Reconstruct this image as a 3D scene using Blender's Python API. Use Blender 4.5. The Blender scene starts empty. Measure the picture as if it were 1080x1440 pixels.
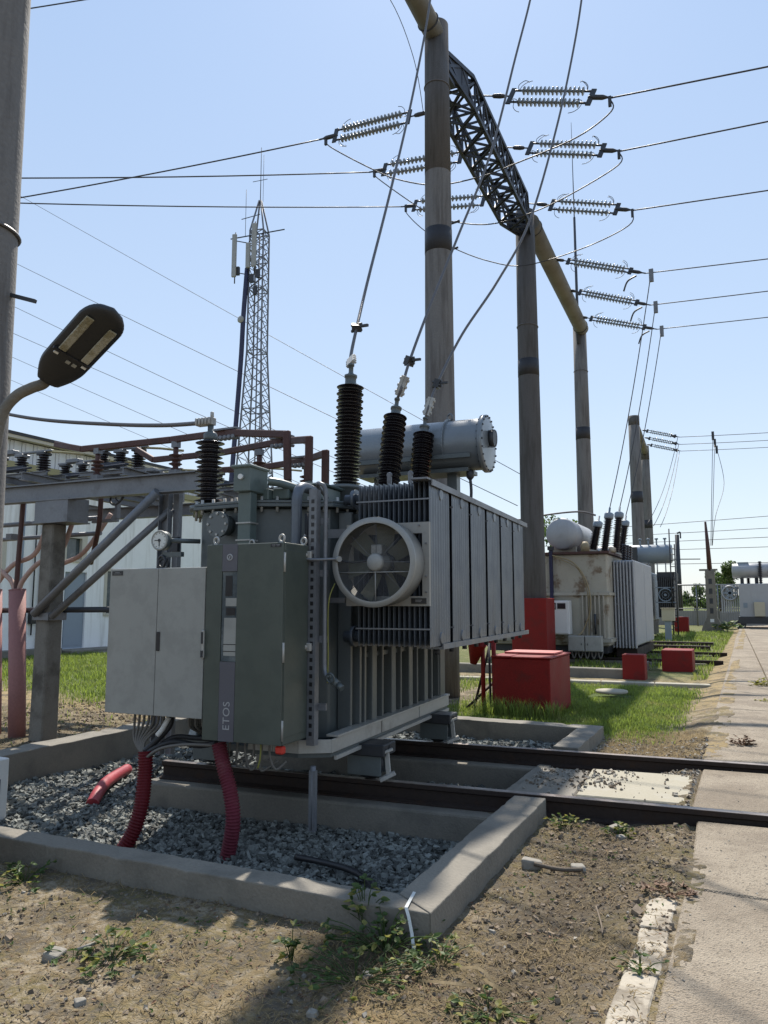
import bpy, math, random
from mathutils import Vector, Matrix, noise
R = math.radians
V = Vector
rnd = random.Random(7)

# ------------------------------------------------------------------ camera, sky, sun, exposure
sc = bpy.context.scene
col = sc.collection
cam_data = bpy.data.cameras.new('camera')
cam = bpy.data.objects.new('camera', cam_data)
col.objects.link(cam)
cam.location = (0, 0, 1.6)
cam.rotation_euler = (R(90 + 7.0), 0, R(26.2))
cam_data.sensor_fit = 'VERTICAL'
cam_data.sensor_height = 36
cam_data.lens = 26
cam_data.clip_end = 5000
sc.camera = cam

SUN = V((-0.25, 0.68, 1.0)).normalized()          # towards the sun
world = bpy.data.worlds.new('World')
sc.world = world
world.use_nodes = True
wn = world.node_tree.nodes
wl = world.node_tree.links
bg = wn['Background']
skyt = wn.new('ShaderNodeTexSky')
skyt.sky_type = 'NISHITA'
skyt.sun_disc = False
skyt.sun_elevation = math.asin(SUN.z)
skyt.sun_rotation = math.atan2(SUN.x, SUN.y)
skyt.altitude = 50
skyt.air_density = 1.2
skyt.dust_density = 0.5
skyt.ozone_density = 3.0
# thin summer haze over the clear sky: whiter towards the horizon all round
wtc = wn.new('ShaderNodeTexCoord'); wsep = wn.new('ShaderNodeSeparateXYZ')
wl.new(wtc.outputs['Generated'], wsep.inputs[0])
wr_ = wn.new('ShaderNodeValToRGB')
wr_.color_ramp.elements[0].position = 0.0; wr_.color_ramp.elements[0].color = (.68, .735, .785, 1)
wr_.color_ramp.elements[1].position = .75; wr_.color_ramp.elements[1].color = (.355, .50, .745, 1)
e_ = wr_.color_ramp.elements.new(.28); e_.color = (.50, .61, .765, 1)
wl.new(wsep.outputs['Z'], wr_.inputs[0])
wsc = wn.new('ShaderNodeVectorMath'); wsc.operation = 'SCALE'; wsc.inputs['Scale'].default_value = 10.5
wl.new(wr_.outputs[0], wsc.inputs[0])
wmx = wn.new('ShaderNodeMix'); wmx.data_type = 'RGBA'; wmx.inputs['Factor'].default_value = .68
wl.new(skyt.outputs[0], wmx.inputs['A']); wl.new(wsc.outputs[0], wmx.inputs['B'])
wl.new(wmx.outputs['Result'], bg.inputs[0])
bg.inputs[1].default_value = 0.088

sun_data = bpy.data.lights.new('sun', 'SUN')
sun_data.energy = 5.0
sun_data.angle = R(0.53)
sun_data.color = (1.0, 0.93, 0.83)
sun = bpy.data.objects.new('sun', sun_data)
sun.rotation_euler = (-SUN).to_track_quat('-Z', 'Y').to_euler()
sun.location = (0, 0, 40)
col.objects.link(sun)

sc.view_settings.view_transform = 'Standard'
sc.view_settings.look = 'None'
sc.view_settings.gamma = 1
sc.view_settings.use_curve_mapping = False
sc.view_settings.exposure = 0.54
try:
    sc.cycles.max_bounces = 6
    sc.cycles.use_denoising = True
except Exception:
    pass

# ------------------------------------------------------------------ materials
def mat(name, base, rough=0.6, metal=0.0, var=0.18, scale=3.0, fine=40.0, bump=0.15, second=None,
        thr=(0.55, 0.68), sscale=1.3, streak=False, spec=0.5, bdist=0.01, island=0.0, rvar=0.12):
    m = bpy.data.materials.new(name)
    m.use_nodes = True
    nt = m.node_tree
    N, K = nt.nodes, nt.links
    b = N['Principled BSDF']
    b.inputs['Metallic'].default_value = metal
    b.inputs['Specular IOR Level'].default_value = spec
    tc = N.new('ShaderNodeTexCoord')
    src = tc.outputs['Object']
    n1 = N.new('ShaderNodeTexNoise'); n1.inputs['Scale'].default_value = scale; n1.inputs['Detail'].default_value = 6
    n2 = N.new('ShaderNodeTexNoise'); n2.inputs['Scale'].default_value = fine; n2.inputs['Detail'].default_value = 4
    K.new(src, n1.inputs['Vector']); K.new(src, n2.inputs['Vector'])
    ad = N.new('ShaderNodeMath'); ad.operation = 'ADD'
    K.new(n1.outputs[0], ad.inputs[0]); K.new(n2.outputs[0], ad.inputs[1])
    mr = N.new('ShaderNodeMapRange')
    mr.inputs['From Min'].default_value = 0.6; mr.inputs['From Max'].default_value = 1.4
    mr.inputs['To Min'].default_value = 1 - var; mr.inputs['To Max'].default_value = 1 + var
    K.new(ad.outputs[0], mr.inputs['Value'])
    mul = N.new('ShaderNodeMix'); mul.data_type = 'RGBA'; mul.blend_type = 'MULTIPLY'
    mul.inputs['Factor'].default_value = 1
    mul.inputs['A'].default_value = (*base, 1)
    K.new(mr.outputs[0], mul.inputs['B'])
    out = mul.outputs['Result']
    if second is not None:
        n3 = N.new('ShaderNodeTexNoise'); n3.inputs['Scale'].default_value = sscale; n3.inputs['Detail'].default_value = 8
        n3.inputs['Roughness'].default_value = 0.65
        if streak:
            mp = N.new('ShaderNodeMapping'); mp.inputs['Scale'].default_value = (6, 6, 0.5)
            K.new(src, mp.inputs[0]); K.new(mp.outputs[0], n3.inputs['Vector'])
        else:
            K.new(src, n3.inputs['Vector'])
        r3 = N.new('ShaderNodeMapRange'); r3.interpolation_type = 'SMOOTHSTEP'
        r3.inputs['From Min'].default_value = thr[0]; r3.inputs['From Max'].default_value = thr[1]
        K.new(n3.outputs[0], r3.inputs['Value'])
        mx = N.new('ShaderNodeMix'); mx.data_type = 'RGBA'
        K.new(r3.outputs[0], mx.inputs['Factor']); K.new(out, mx.inputs['A'])
        mx.inputs['B'].default_value = (*second, 1)
        out = mx.outputs['Result']
    if island > 0:
        g = N.new('ShaderNodeNewGeometry')
        ri = N.new('ShaderNodeMapRange')
        ri.inputs['To Min'].default_value = 1 - island; ri.inputs['To Max'].default_value = 1 + island
        K.new(g.outputs['Random Per Island'], ri.inputs['Value'])
        mi = N.new('ShaderNodeMix'); mi.data_type = 'RGBA'; mi.blend_type = 'MULTIPLY'
        mi.inputs['Factor'].default_value = 1
        K.new(out, mi.inputs['A']); K.new(ri.outputs[0], mi.inputs['B'])
        out = mi.outputs['Result']
    K.new(out, b.inputs['Base Color'])
    rr = N.new('ShaderNodeMapRange')
    rr.inputs['From Min'].default_value = 0.3; rr.inputs['From Max'].default_value = 0.7
    rr.inputs['To Min'].default_value = max(0.05, rough - rvar); rr.inputs['To Max'].default_value = min(1, rough + rvar)
    K.new(n1.outputs[0], rr.inputs['Value']); K.new(rr.outputs[0], b.inputs['Roughness'])
    if bump > 0:
        bp = N.new('ShaderNodeBump'); bp.inputs['Strength'].default_value = bump; bp.inputs['Distance'].default_value = bdist
        K.new(n2.outputs[0], bp.inputs['Height']); K.new(bp.outputs[0], b.inputs['Normal'])
    return m

M = {}
M['concrete'] = mat('cast_concrete', (.185, .168, .138), .85, second=(.13, .12, .10), thr=(.45, .70), sscale=2.6, bump=.5, scale=2, fine=60)
M['pole'] = mat('pole_concrete', (.155, .148, .142), .85, second=(.098, .09, .085), thr=(.42, .66), sscale=1.5, bump=.4, streak=True, fine=38)
M['pole_dark'] = mat('old_pole_concrete', (.085, .08, .078), .85, second=(.058, .054, .05), thr=(.42, .64), sscale=1.5, bump=.4, streak=True)
M['beam_concrete'] = mat('spun_concrete_beam', (.165, .155, .13), .85, second=(.13, .118, .095), thr=(.42, .66), bump=.35)
M['post'] = mat('lichened_post_concrete', (.17, .155, .13), .9, second=(.085, .075, .06), thr=(.42, .66), sscale=3, bump=.5, fine=60)
M['mast'] = mat('mast_steel', (.15, .155, .17), .55, metal=.3, var=.1, bump=0)
M['black'] = mat('black_paint', (.018, .018, .022), .6, bump=.1)
M['tank'] = mat('grey_tank_paint', (.082, .096, .097), .38, bump=.04, var=.08, second=(.12, .14, .145), thr=(.5, .75), rvar=.06)
M['rib'] = mat('grey_rib_paint', (.108, .12, .12), .4, bump=.04, var=.08)
M['rad'] = mat('galvanised_radiator', (.118, .134, .156), .42, metal=.35, var=.12, bump=.05, second=(.09, .102, .12), thr=(.45, .7), streak=True)
M['galv'] = mat('galvanised_steel', (.175, .182, .195), .5, metal=.4, var=.15, bump=.1, second=(.12, .12, .125), thr=(.5, .7), sscale=4)
M['galv_dark'] = mat('weathered_lattice_steel', (.048, .056, .074), .6, metal=.3, var=.2, bump=.1, second=(.13, .09, .07), thr=(.62, .75), sscale=5)
M['green'] = mat('dark_green_cabinet_paint', (.070, .083, .068), .45, second=(.060, .072, .060), thr=(.44, .62), sscale=5, var=.07, bump=.06, fine=120, rvar=.05)
M['green_light'] = mat('green_grey_paint', (.10, .128, .118), .45, var=.08, bump=.05)
M['strip'] = mat('grey_violet_strip', (.098, .096, .112), .4, var=.04, bump=.0)
M['cab'] = mat('light_grey_cabinet_paint', (.30, .30, .275), .5, var=.05, bump=.06, fine=120, second=(.262, .262, .24), thr=(.44, .62), sscale=5, rvar=.05)
M['skid'] = mat('bare_skid_plate', (.40, .39, .36), .5, metal=.2, var=.12, bump=.05, second=(.27, .25, .22), thr=(.5, .72), sscale=3)
M['fan'] = mat('fan_ring_paint', (.28, .28, .265), .45, metal=.15, var=.08, bump=.04)
M['fan_plate'] = mat('fan_plate_paint', (.27, .26, .235), .55, var=.08, bump=.06)
M['blade'] = mat('olive_fan_blade', (.16, .16, .115), .5, var=.1, bump=.05)
M['porcelain'] = mat('brown_porcelain', (.013, .010, .013), .2, var=.15, bump=.0, spec=.6, rvar=.05)
M['cons'] = mat('conservator_paint', (.18, .20, .215), .32, metal=.25, var=.07, bump=.03, second=(.19, .205, .215), thr=(.5, .75), rvar=.06)
M['dark'] = mat('dark_steel', (.035, .037, .042), .5, metal=.2, var=.15, bump=.08)
M['rail'] = mat('rusty_rail_steel', (.036, .026, .022), .75, metal=.2, var=.25, bump=.3, second=(.045, .028, .02), thr=(.5, .7), sscale=8, spec=.25)
M['rail_top'] = mat('worn_rail_head', (.20, .17, .155), .38, metal=.5, var=.2, bump=.1, second=(.10, .075, .06), thr=(.5, .7), sscale=9)
M['red'] = mat('red_paint', (.19, .012, .010), .6, var=.25, bump=.25, scale=1.6, second=(.11, .018, .014), thr=(.5, .72), sscale=3, spec=.22)
M['red_light'] = mat('faded_red_paint', (.40, .10, .085), .65, var=.15, bump=.15)
M['hose'] = mat('red_corrugated_plastic', (.115, .009, .013), .55, spec=.2, var=.1, bump=.02)
M['hose_dusty'] = mat('dusty_maroon_plastic', (.13, .022, .035), .65, spec=.2, var=.15, bump=.05, second=(.17, .06, .065), thr=(.45, .65), sscale=6)
M['hose_pink'] = mat('pink_red_plastic', (.33, .045, .055), .5, var=.15, bump=.05)
M['conduit'] = mat('faded_purple_red_pipe', (.27, .125, .115), .7, var=.15, bump=.2, second=(.27, .13, .13), thr=(.5, .7), sscale=2)
M['bus'] = mat('brown_red_busbar', (.075, .033, .027), .6, metal=.2, var=.25, bump=.15, second=(.05, .03, .026), thr=(.5, .7), sscale=6)
M['cable_pink'] = mat('dusty_pink_cable', (.40, .26, .21), .7, var=.15, bump=.05)
M['cable'] = mat('grey_cable_sheath', (.14, .13, .115), .6, var=.15, bump=.05)
M['cable_black'] = mat('black_cable_sheath', (.02, .02, .022), .5, var=.15, bump=.05)
M['wire'] = mat('stranded_conductor', (.055, .055, .06), .55, metal=.4, var=.15, bump=.2, fine=150)
M['wire_light'] = mat('stranded_aluminium', (.125, .118, .118), .5, metal=.5, var=.15, bump=.2, fine=150)
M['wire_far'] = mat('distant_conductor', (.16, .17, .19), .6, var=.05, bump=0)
M['insul'] = mat('grey_glass_disc', (.17, .19, .20), .2, var=.15, bump=0, spec=.6)
M['white_wall'] = mat('whitewashed_render', (.84, .83, .82), .85, var=.06, bump=.25, second=(.62, .60, .57), thr=(.48, .70), sscale=.5, streak=True)
M['clad'] = mat('pale_cladding_sheet', (.62, .63, .66), .55, var=.06, bump=.05)
M['fascia'] = mat('dark_roof_felt', (.05, .05, .055), .8, var=.2, bump=.3)
M['olive'] = mat('olive_fascia_board', (.30, .27, .15), .8, var=.2, bump=.1)
M['glass'] = mat('dusty_window_glass', (.07, .09, .10), .12, var=.3, bump=.02, spec=.6, second=(.16, .18, .18), thr=(.5, .7), sscale=3)
M['door'] = mat('grey_blue_door_paint', (.25, .29, .34), .6, var=.08, bump=.06)
M['frame_beige'] = mat('beige_frame_paint', (.50, .46, .38), .7, var=.1, bump=.1)
M['gravel'] = mat('broken_stone', (.135, .142, .13), .85, var=.25, bump=.4, fine=90, island=.75)
M['pitbed'] = mat('stone_bed', (.10, .105, .108), .95, var=.3, bump=.6, scale=9)
M['clod'] = mat('dry_soil_clod', (.155, .12, .085), .95, var=.25, bump=.4, island=.45)
M['stone'] = mat('pale_field_stone', (.25, .23, .195), .85, var=.2, bump=.4, island=.25)
M['straw'] = mat('dry_grass_blade', (.29, .22, .115), .8, var=.2, bump=0, island=.35)
M['grass'] = mat('green_grass_blade', (.19, .25, .045), .6, var=.25, bump=0, island=.45, second=(.27, .26, .09), thr=(.54, .70), sscale=1.1)
M['weed'] = mat('broad_weed_leaf', (.075, .125, .032), .55, var=.25, bump=.1, island=.3)
M['weed_yellow'] = mat('yellowing_weed_leaf', (.25, .24, .06), .6, var=.25, bump=.1, island=.3)
M['deadplant'] = mat('dead_red_brown_plant', (.17, .10, .06), .8, var=.25, bump=0, island=.3)
M['leaf'] = mat('tree_leaf', (.06, .10, .025), .55, var=.25, bump=0, island=.4)
M['bark'] = mat('tree_bark', (.10, .08, .06), .9, var=.2, bump=.5)
M['oldtank'] = mat('peeling_cream_tank_paint', (.36, .335, .275), .7, var=.12, bump=.25, second=(.17, .12, .075), thr=(.53, .66), sscale=2.2)
M['oldrad'] = mat('silver_radiator_paint', (.33, .34, .355), .5, metal=.15, var=.1, bump=.05, second=(.30, .30, .31), thr=(.5, .75), streak=True)
M['bluegrey'] = mat('blue_grey_paint', (.19, .23, .27), .5, var=.1, bump=.06)
M['white'] = mat('white_enamel', (.68, .68, .66), .4, var=.05, bump=.02)
M['navy'] = mat('navy_sign', (.012, .014, .05), .45, var=.05, bump=0)
M['plate'] = mat('black_nameplate', (.012, .012, .014), .4, var=.05, bump=0)
M['plate_mark'] = mat('plate_print', (.30, .30, .30), .5, var=.05, bump=0)
M['emblem'] = mat('pale_emblem', (.36, .36, .36), .45, var=.05, bump=0)
M['bright_red'] = mat('bright_red_plastic', (.55, .035, .02), .4, var=.05, bump=0)
M['yellow'] = mat('yellow_green_wire', (.24, .24, .05), .5, var=.1, bump=0)
M['lamp'] = mat('black_lamp_casting', (.016, .017, .02), .5, var=.1, bump=.1)
M['led'] = mat('led_lens_strip', (.36, .35, .29), .3, var=.25, bump=.5, fine=120, second=(.22, .20, .13), thr=(.45, .6), sscale=14)
M['tape'] = mat('white_strap', (.62, .63, .60), .5, var=.08, bump=0)
M['whitewash'] = mat('limewashed_kerb', (.36, .32, .255), .9, var=.15, bump=.4, second=(.20, .17, .13), thr=(.42, .62), sscale=7)
M['slab'] = mat('pale_concrete_slab', (.30, .275, .21), .85, var=.12, bump=.3, second=(.34, .32, .27), thr=(.52, .72), sscale=3)
M['oil_glass'] = mat('gauge_glass_face', (.56, .57, .54), .25, var=.06, bump=0)
M['ochre'] = mat('ochre_hose', (.27, .21, .115), .6, var=.15, bump=.05)
M['cream_box'] = mat('cream_box_paint', (.42, .38, .28), .6, var=.1, bump=.05)
M['fence_wall'] = mat('far_grey_fence_panel', (.27, .26, .245), .9, var=.15, bump=.2)

def translucent(name, f):
    m = M[name]; N, K = m.node_tree.nodes, m.node_tree.links
    b = N['Principled BSDF']; out = N['Material Output']
    src = b.inputs['Base Color'].links[0].from_socket
    tr = N.new('ShaderNodeBsdfTranslucent'); mx = N.new('ShaderNodeMixShader'); mx.inputs[0].default_value = f
    K.new(src, tr.inputs['Color']); K.new(b.outputs[0], mx.inputs[1]); K.new(tr.outputs[0], mx.inputs[2]); K.new(mx.outputs[0], out.inputs['Surface'])
for nm in ('grass', 'weed', 'weed_yellow', 'leaf', 'straw'): translucent(nm, .5)

# ground: a mixed soil whose cover is stored per vertex (r = living green, g = straw, b = dark brown soil)
def ground_mat():
    m = bpy.data.materials.new('mixed_soil'); m.use_nodes = True
    N, K = m.node_tree.nodes, m.node_tree.links
    b = N['Principled BSDF']; b.inputs['Specular IOR Level'].default_value = .2
    tc = N.new('ShaderNodeTexCoord')
    at = N.new('ShaderNodeAttribute'); at.attribute_name = 'cover'
    sep = N.new('ShaderNodeSeparateColor'); K.new(at.outputs['Color'], sep.inputs[0])
    def nz(s, d=6, r=.6):
        n = N.new('ShaderNodeTexNoise'); n.inputs['Scale'].default_value = s; n.inputs['Detail'].default_value = d
        n.inputs['Roughness'].default_value = r
        K.new(tc.outputs['Object'], n.inputs['Vector']); return n.outputs[0]
    def ramp(v, a, bb):
        r = N.new('ShaderNodeMapRange'); r.interpolation_type = 'SMOOTHSTEP'
        r.inputs['From Min'].default_value = a; r.inputs['From Max'].default_value = bb
        K.new(v, r.inputs['Value']); return r.outputs[0]
    def mixc(f, A, B):
        x = N.new('ShaderNodeMix'); x.data_type = 'RGBA'
        K.new(f, x.inputs['Factor'])
        for s, val in (('A', A), ('B', B)):
            if isinstance(val, tuple): x.inputs[s].default_value = (*val, 1)
            else: K.new(val, x.inputs[s])
        return x.outputs['Result']
    def mth(op, a, bb):
        x = N.new('ShaderNodeMath'); x.operation = op
        for i, val in enumerate((a, bb)):
            if isinstance(val, (int, float)): x.inputs[i].default_value = val
            else: K.new(val, x.inputs[i])
        return x.outputs[0]
    big, mid, fin, vfin = nz(.9), nz(3.2, 8, .7), nz(22, 6, .7), nz(95, 3, .6)
    c = mixc(ramp(mid, .46, .62), (.118, .10, .076), (.325, .285, .225))
    c = mixc(ramp(fin, .47, .60), c, (.085, .065, .043))
    c = mixc(ramp(vfin, .60, .72), c, (.36, .31, .235))
    moss = mth('MULTIPLY', ramp(nz(2.1, 8, .7), .46, .58), ramp(fin, .38, .58))
    c = mixc(mth('MULTIPLY', moss, .8), c, (.085, .082, .032))
    strw = mth('MULTIPLY', sep.outputs[1], ramp(mth('ADD', fin, mid), .85, 1.1))
    c = mixc(strw, c, (.30, .225, .115))
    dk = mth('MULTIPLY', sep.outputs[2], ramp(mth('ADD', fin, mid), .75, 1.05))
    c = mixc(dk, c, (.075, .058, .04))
    gr = mth('MULTIPLY', sep.outputs[0], ramp(mth('ADD', fin, big), .70, .98))
    c = mixc(gr, c, (.075, .105, .026))
    K.new(c, b.inputs['Base Color'])
    b.inputs['Roughness'].default_value = .95
    bp = N.new('ShaderNodeBump'); bp.inputs['Strength'].default_value = .9; bp.inputs['Distance'].default_value = .03
    K.new(mth('ADD', mth('MULTIPLY', fin, 1.0), mth('MULTIPLY', vfin, .45)), bp.inputs['Height'])
    K.new(bp.outputs[0], b.inputs['Normal'])
    return m
M['ground'] = ground_mat()

def road_mat():
    m = bpy.data.materials.new('aggregate_road'); m.use_nodes = True
    N, K = m.node_tree.nodes, m.node_tree.links
    b = N['Principled BSDF']; b.inputs['Roughness'].default_value = .9; b.inputs['Specular IOR Level'].default_value = .25
    tc = N.new('ShaderNodeTexCoord')
    def nz(s, d=6, r=.6):
        n = N.new('ShaderNodeTexNoise'); n.inputs['Scale'].default_value = s; n.inputs['Detail'].default_value = d
        n.inputs['Roughness'].default_value = r
        K.new(tc.outputs['Object'], n.inputs['Vector']); return n.outputs[0]
    def ramp(v, a, bb):
        r = N.new('ShaderNodeMapRange'); r.interpolation_type = 'SMOOTHSTEP'
        r.inputs['From Min'].default_value = a; r.inputs['From Max'].default_value = bb
        K.new(v, r.inputs['Value']); return r.outputs[0]
    def mixc(f, A, B):
        x = N.new('ShaderNodeMix'); x.data_type = 'RGBA'; K.new(f, x.inputs['Factor'])
        for s, val in (('A', A), ('B', B)):
            if isinstance(val, tuple): x.inputs[s].default_value = (*val, 1)
            else: K.new(val, x.inputs[s])
        return x.outputs['Result']
    c = mixc(ramp(nz(1.3, 8, .7), .38, .62), (.215, .178, .135), (.305, .26, .20))
    c = mixc(ramp(nz(7, 8, .75), .52, .68), c, (.175, .145, .11))
    vo = N.new('ShaderNodeTexVoronoi'); vo.inputs['Scale'].default_value = 120
    K.new(tc.outputs['Object'], vo.inputs['Vector'])
    c = mixc(ramp(vo.outputs['Distance'], .22, .12), c, (.42, .37, .30))
    sp = N.new('ShaderNodeSeparateColor'); K.new(vo.outputs['Color'], sp.inputs[0])
    c = mixc(ramp(sp.outputs[0], .90, .92), c, (.16, .135, .105))
    K.new(c, b.inputs['Base Color'])
    bp = N.new('ShaderNodeBump'); bp.inputs['Strength'].default_value = .7; bp.inputs['Distance'].default_value = .012
    ad = N.new('ShaderNodeMath'); ad.operation = 'ADD'
    K.new(vo.outputs['Distance'], ad.inputs[0]); K.new(nz(40), ad.inputs[1])
    K.new(ad.outputs[0], bp.inputs['Height']); K.new(bp.outputs[0], b.inputs['Normal'])
    return m
M['road'] = road_mat()

# ------------------------------------------------------------------ mesh builder
class MB:
    def __init__(s):
        s.v, s.f, s.sm = [], [], []
    def add(s, vs, fs, smooth=False):
        o = len(s.v)
        s.v.extend(tuple(p) for p in vs)
        for f in fs:
            s.f.append(tuple(i + o for i in f)); s.sm.append(smooth)
        return s
    def bx(s, x0, x1, y0, y1, z0, z1):
        vs = [(x0, y0, z0), (x1, y0, z0), (x1, y1, z0), (x0, y1, z0), (x0, y0, z1), (x1, y0, z1), (x1, y1, z1), (x0, y1, z1)]
        return s.add(vs, [(0, 3, 2, 1), (4, 5, 6, 7), (0, 1, 5, 4), (1, 2, 6, 5), (2, 3, 7, 6), (3, 0, 4, 7)])
    def prism(s, poly, z0, z1):
        n = len(poly)
        if sum(poly[i][0] * poly[(i + 1) % n][1] - poly[(i + 1) % n][0] * poly[i][1] for i in range(n)) < 0:
            poly = poly[::-1]
        vs = [(x, y, z0) for x, y in poly] + [(x, y, z1) for x, y in poly]
        fs = [tuple(range(n - 1, -1, -1)), tuple(range(n, 2 * n))]
        fs += [(i, (i + 1) % n, n + (i + 1) % n, n + i) for i in range(n)]
        return s.add(vs, fs)
    def beam(s, p0, p1, w, h, up=(0, 0, 1)):
        p0, p1 = V(p0), V(p1)
        d = (p1 - p0).normalized()
        up = V(up)
        if abs(d.dot(up)) > .98: up = V((0, 1, 0)) if abs(d.y) < .9 else V((1, 0, 0))
        a = d.cross(up).normalized(); c = a.cross(d).normalized()
        a, c = a * w / 2, c * h / 2
        vs = [p0 - a - c, p0 + a - c, p0 + a + c, p0 - a + c, p1 - a - c, p1 + a - c, p1 + a + c, p1 - a + c]
        return s.add(vs, [(0, 1, 2, 3), (7, 6, 5, 4), (0, 4, 5, 1), (1, 5, 6, 2), (2, 6, 7, 3), (3, 7, 4, 0)])
    def tube(s, path, r, n=8, caps=True, smooth=True):
        P = [V(p) for p in path]
        rs = r if isinstance(r, (list, tuple)) else [r] * len(P)
        t = (P[1] - P[0]).normalized()
        a = t.cross(V((0, 0, 1)) if abs(t.z) < .9 else V((1, 0, 0))).normalized()
        vs = []
        for i, p in enumerate(P):
            if i == 0: t = P[1] - P[0]
            elif i == len(P) - 1: t = P[-1] - P[-2]
            else: t = (P[i + 1] - p).normalized() + (p - P[i - 1]).normalized()
            t = t.normalized()
            a = (a - t * a.dot(t)).normalized(); b = t.cross(a)
            for k in range(n):
                w = 2 * math.pi * k / n
                vs.append(p + (a * math.cos(w) + b * math.sin(w)) * rs[i])
        fs = []
        for i in range(len(P) - 1):
            for k in range(n):
                k2 = (k + 1) % n
                fs.append((i * n + k, i * n + k2, (i + 1) * n + k2, (i + 1) * n + k))
        s.add(vs, fs, smooth)
        if caps:
            o = len(s.v) - len(vs)
            s.f.append(tuple(o + k for k in range(n - 1, -1, -1))); s.sm.append(False)
            s.f.append(tuple(o + (len(P) - 1) * n + k for k in range(n))); s.sm.append(False)
        return s
    def cyl(s, p0, p1, r0, r1=None, n=16):
        return s.tube([p0, p1], [r0, r0 if r1 is None else r1], n)
    def lathe(s, prof, org=(0, 0, 0), axis=(0, 0, 1), n=20, smooth=True):
        org, ax = V(org), V(axis).normalized()
        a = ax.cross(V((0, 0, 1)) if abs(ax.z) < .9 else V((1, 0, 0))).normalized(); b = ax.cross(a)
        vs, fs = [], []
        for (r, z) in prof:
            for k in range(n):
                w = 2 * math.pi * k / n
                vs.append(org + ax * z + (a * math.cos(w) + b * math.sin(w)) * max(r, 1e-4))
        for i in range(len(prof) - 1):
            for k in range(n):
                k2 = (k + 1) % n
                fs.append((i * n + k, i * n + k2, (i + 1) * n + k2, (i + 1) * n + k))
        return s.add(vs, fs, smooth)
    def torus(s, c, axis, R_, r, n=32, m=6):
        c, ax = V(c), V(axis).normalized()
        a = ax.cross(V((0, 0, 1)) if abs(ax.z) < .9 else V((1, 0, 0))).normalized(); b = ax.cross(a)
        vs, fs = [], []
        for i in range(n):
            w = 2 * math.pi * i / n; d = a * math.cos(w) + b * math.sin(w)
            for k in range(m):
                q = 2 * math.pi * k / m
                vs.append(c + d * (R_ + r * math.cos(q)) + ax * (r * math.sin(q)))
        for i in range(n):
            for k in range(m):
                fs.append((i * m + k, ((i + 1) % n) * m + k, ((i + 1) % n) * m + (k + 1) % m, i * m + (k + 1) % m))
        return s.add(vs, fs, True)
    def mesh(s, name):
        me = bpy.data.meshes.new(name)
        me.from_pydata(s.v, [], s.f)
        me.polygons.foreach_set('use_smooth', s.sm)
        me.update()
        return me
    def build(s, name, m, parent=None, loc=None, bevel=0, seg=1):
        me = s.mesh(name)
        me.materials.append(M[m] if isinstance(m, str) else m)
        return link(name, me, parent, loc, bevel, seg)

def link(name, me, parent=None, loc=None, bevel=0, seg=1):
    o = bpy.data.objects.new(name, me)
    col.objects.link(o)
    if parent is not None: o.parent = parent
    if loc is not None: o.location = loc
    if bevel:
        md = o.modifiers.new('bevel', 'BEVEL'); md.width = bevel; md.segments = seg; md.limit_method = 'ANGLE'; md.angle_limit = R(40)
    return o

def tag(o, label=None, cat=None, group=None, kind=None):
    if label: o['label'] = label
    if cat: o['category'] = cat
    if group: o['group'] = group
    if kind: o['kind'] = kind
    return o

def thing(name, label, cat, loc=(0, 0, 0), rotz=0, group=None):
    o = bpy.data.objects.new(name, None)
    o.empty_display_size = .2
    o.location = loc; o.rotation_euler = (0, 0, rotz)
    col.objects.link(o)
    return tag(o, label, cat, group)

KIDS = {}
def copy_tree(o, parent=None):
    c = o.copy(); col.objects.link(c)
    if parent is not None: c.parent = parent
    for ch in list(o.children): copy_tree(ch, c)
    return c

def catmull(pts, per=8):
    P = [V(p) for p in pts]
    out = []
    for i in range(len(P) - 1):
        p0, p1, p2, p3 = P[max(i - 1, 0)], P[i], P[i + 1], P[min(i + 2, len(P) - 1)]
        for k in range(per):
            t = k / per
            out.append(.5 * ((2 * p1) + (p2 - p0) * t + (2 * p0 - 5 * p1 + 4 * p2 - p3) * t * t + (3 * p1 - p0 - 3 * p2 + p3) * t ** 3))
    out.append(P[-1])
    return out

def sagline(p0, p1, sag, n=24):
    p0, p1 = V(p0), V(p1)
    return [p0.lerp(p1, i / n) - V((0, 0, sag * 4 * (i / n) * (1 - i / n))) for i in range(n + 1)]

# ------------------------------------------------------------------ ground with the pit cut out
def yr1(x): return 5.92 + .094 * x
def yr2(x): return 7.69 + .094 * x
def sst(a, b, x):
    t = min(1, max(0, (x - a) / (b - a))); return t * t * (3 - 2 * t)

def gz(x, y):
    z = .078 * sst(-1.0, -.52, x)
    if y < 40 and abs(x) < 30:
        z += .018 * noise.noise((x * 1.1, y * 1.1, 3)) + .012 * noise.noise((x * 3.7, y * 3.7, 8))
        if y < 12 and x > -5.5:
            a = .35 + .65 * sst(-1.9, -1.2, x) + .35 * noise.noise((x * 1.3, y * 1.3, 12))
            z += a * (.012 * noise.noise((x * 11, y * 11, 5)) + .008 * noise.noise((x * 24, y * 24, 6)))
    if yr1(x) - .09 < y < yr1(x) + .09 or yr2(x) - .09 < y < yr2(x) + .09: z = min(z, .02)
    if x > -.52:
        ragged = .10 * noise.noise((3, y * 2.3, 2)) + .05 * noise.noise((5, y * 7, 4))
        lim = -.30 + ragged if (y < 5.5 or y > 8.2) else -.49
        z = min(z, .088) + .006 if x < lim and z < .2 else .03
    if -.58 < x < -.40 and y < 4.3: z = min(max(z, .066), .077)
    return z

def in_pit(x, y):
    return (-6.66 < x < -1.55 and 3.40 < y < 5.66) or (-6.66 < x < -1.9 and 5.6 < y < 7.66) or (-6.66 < x < -1.76 and 7.6 < y < 9.06)

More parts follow.
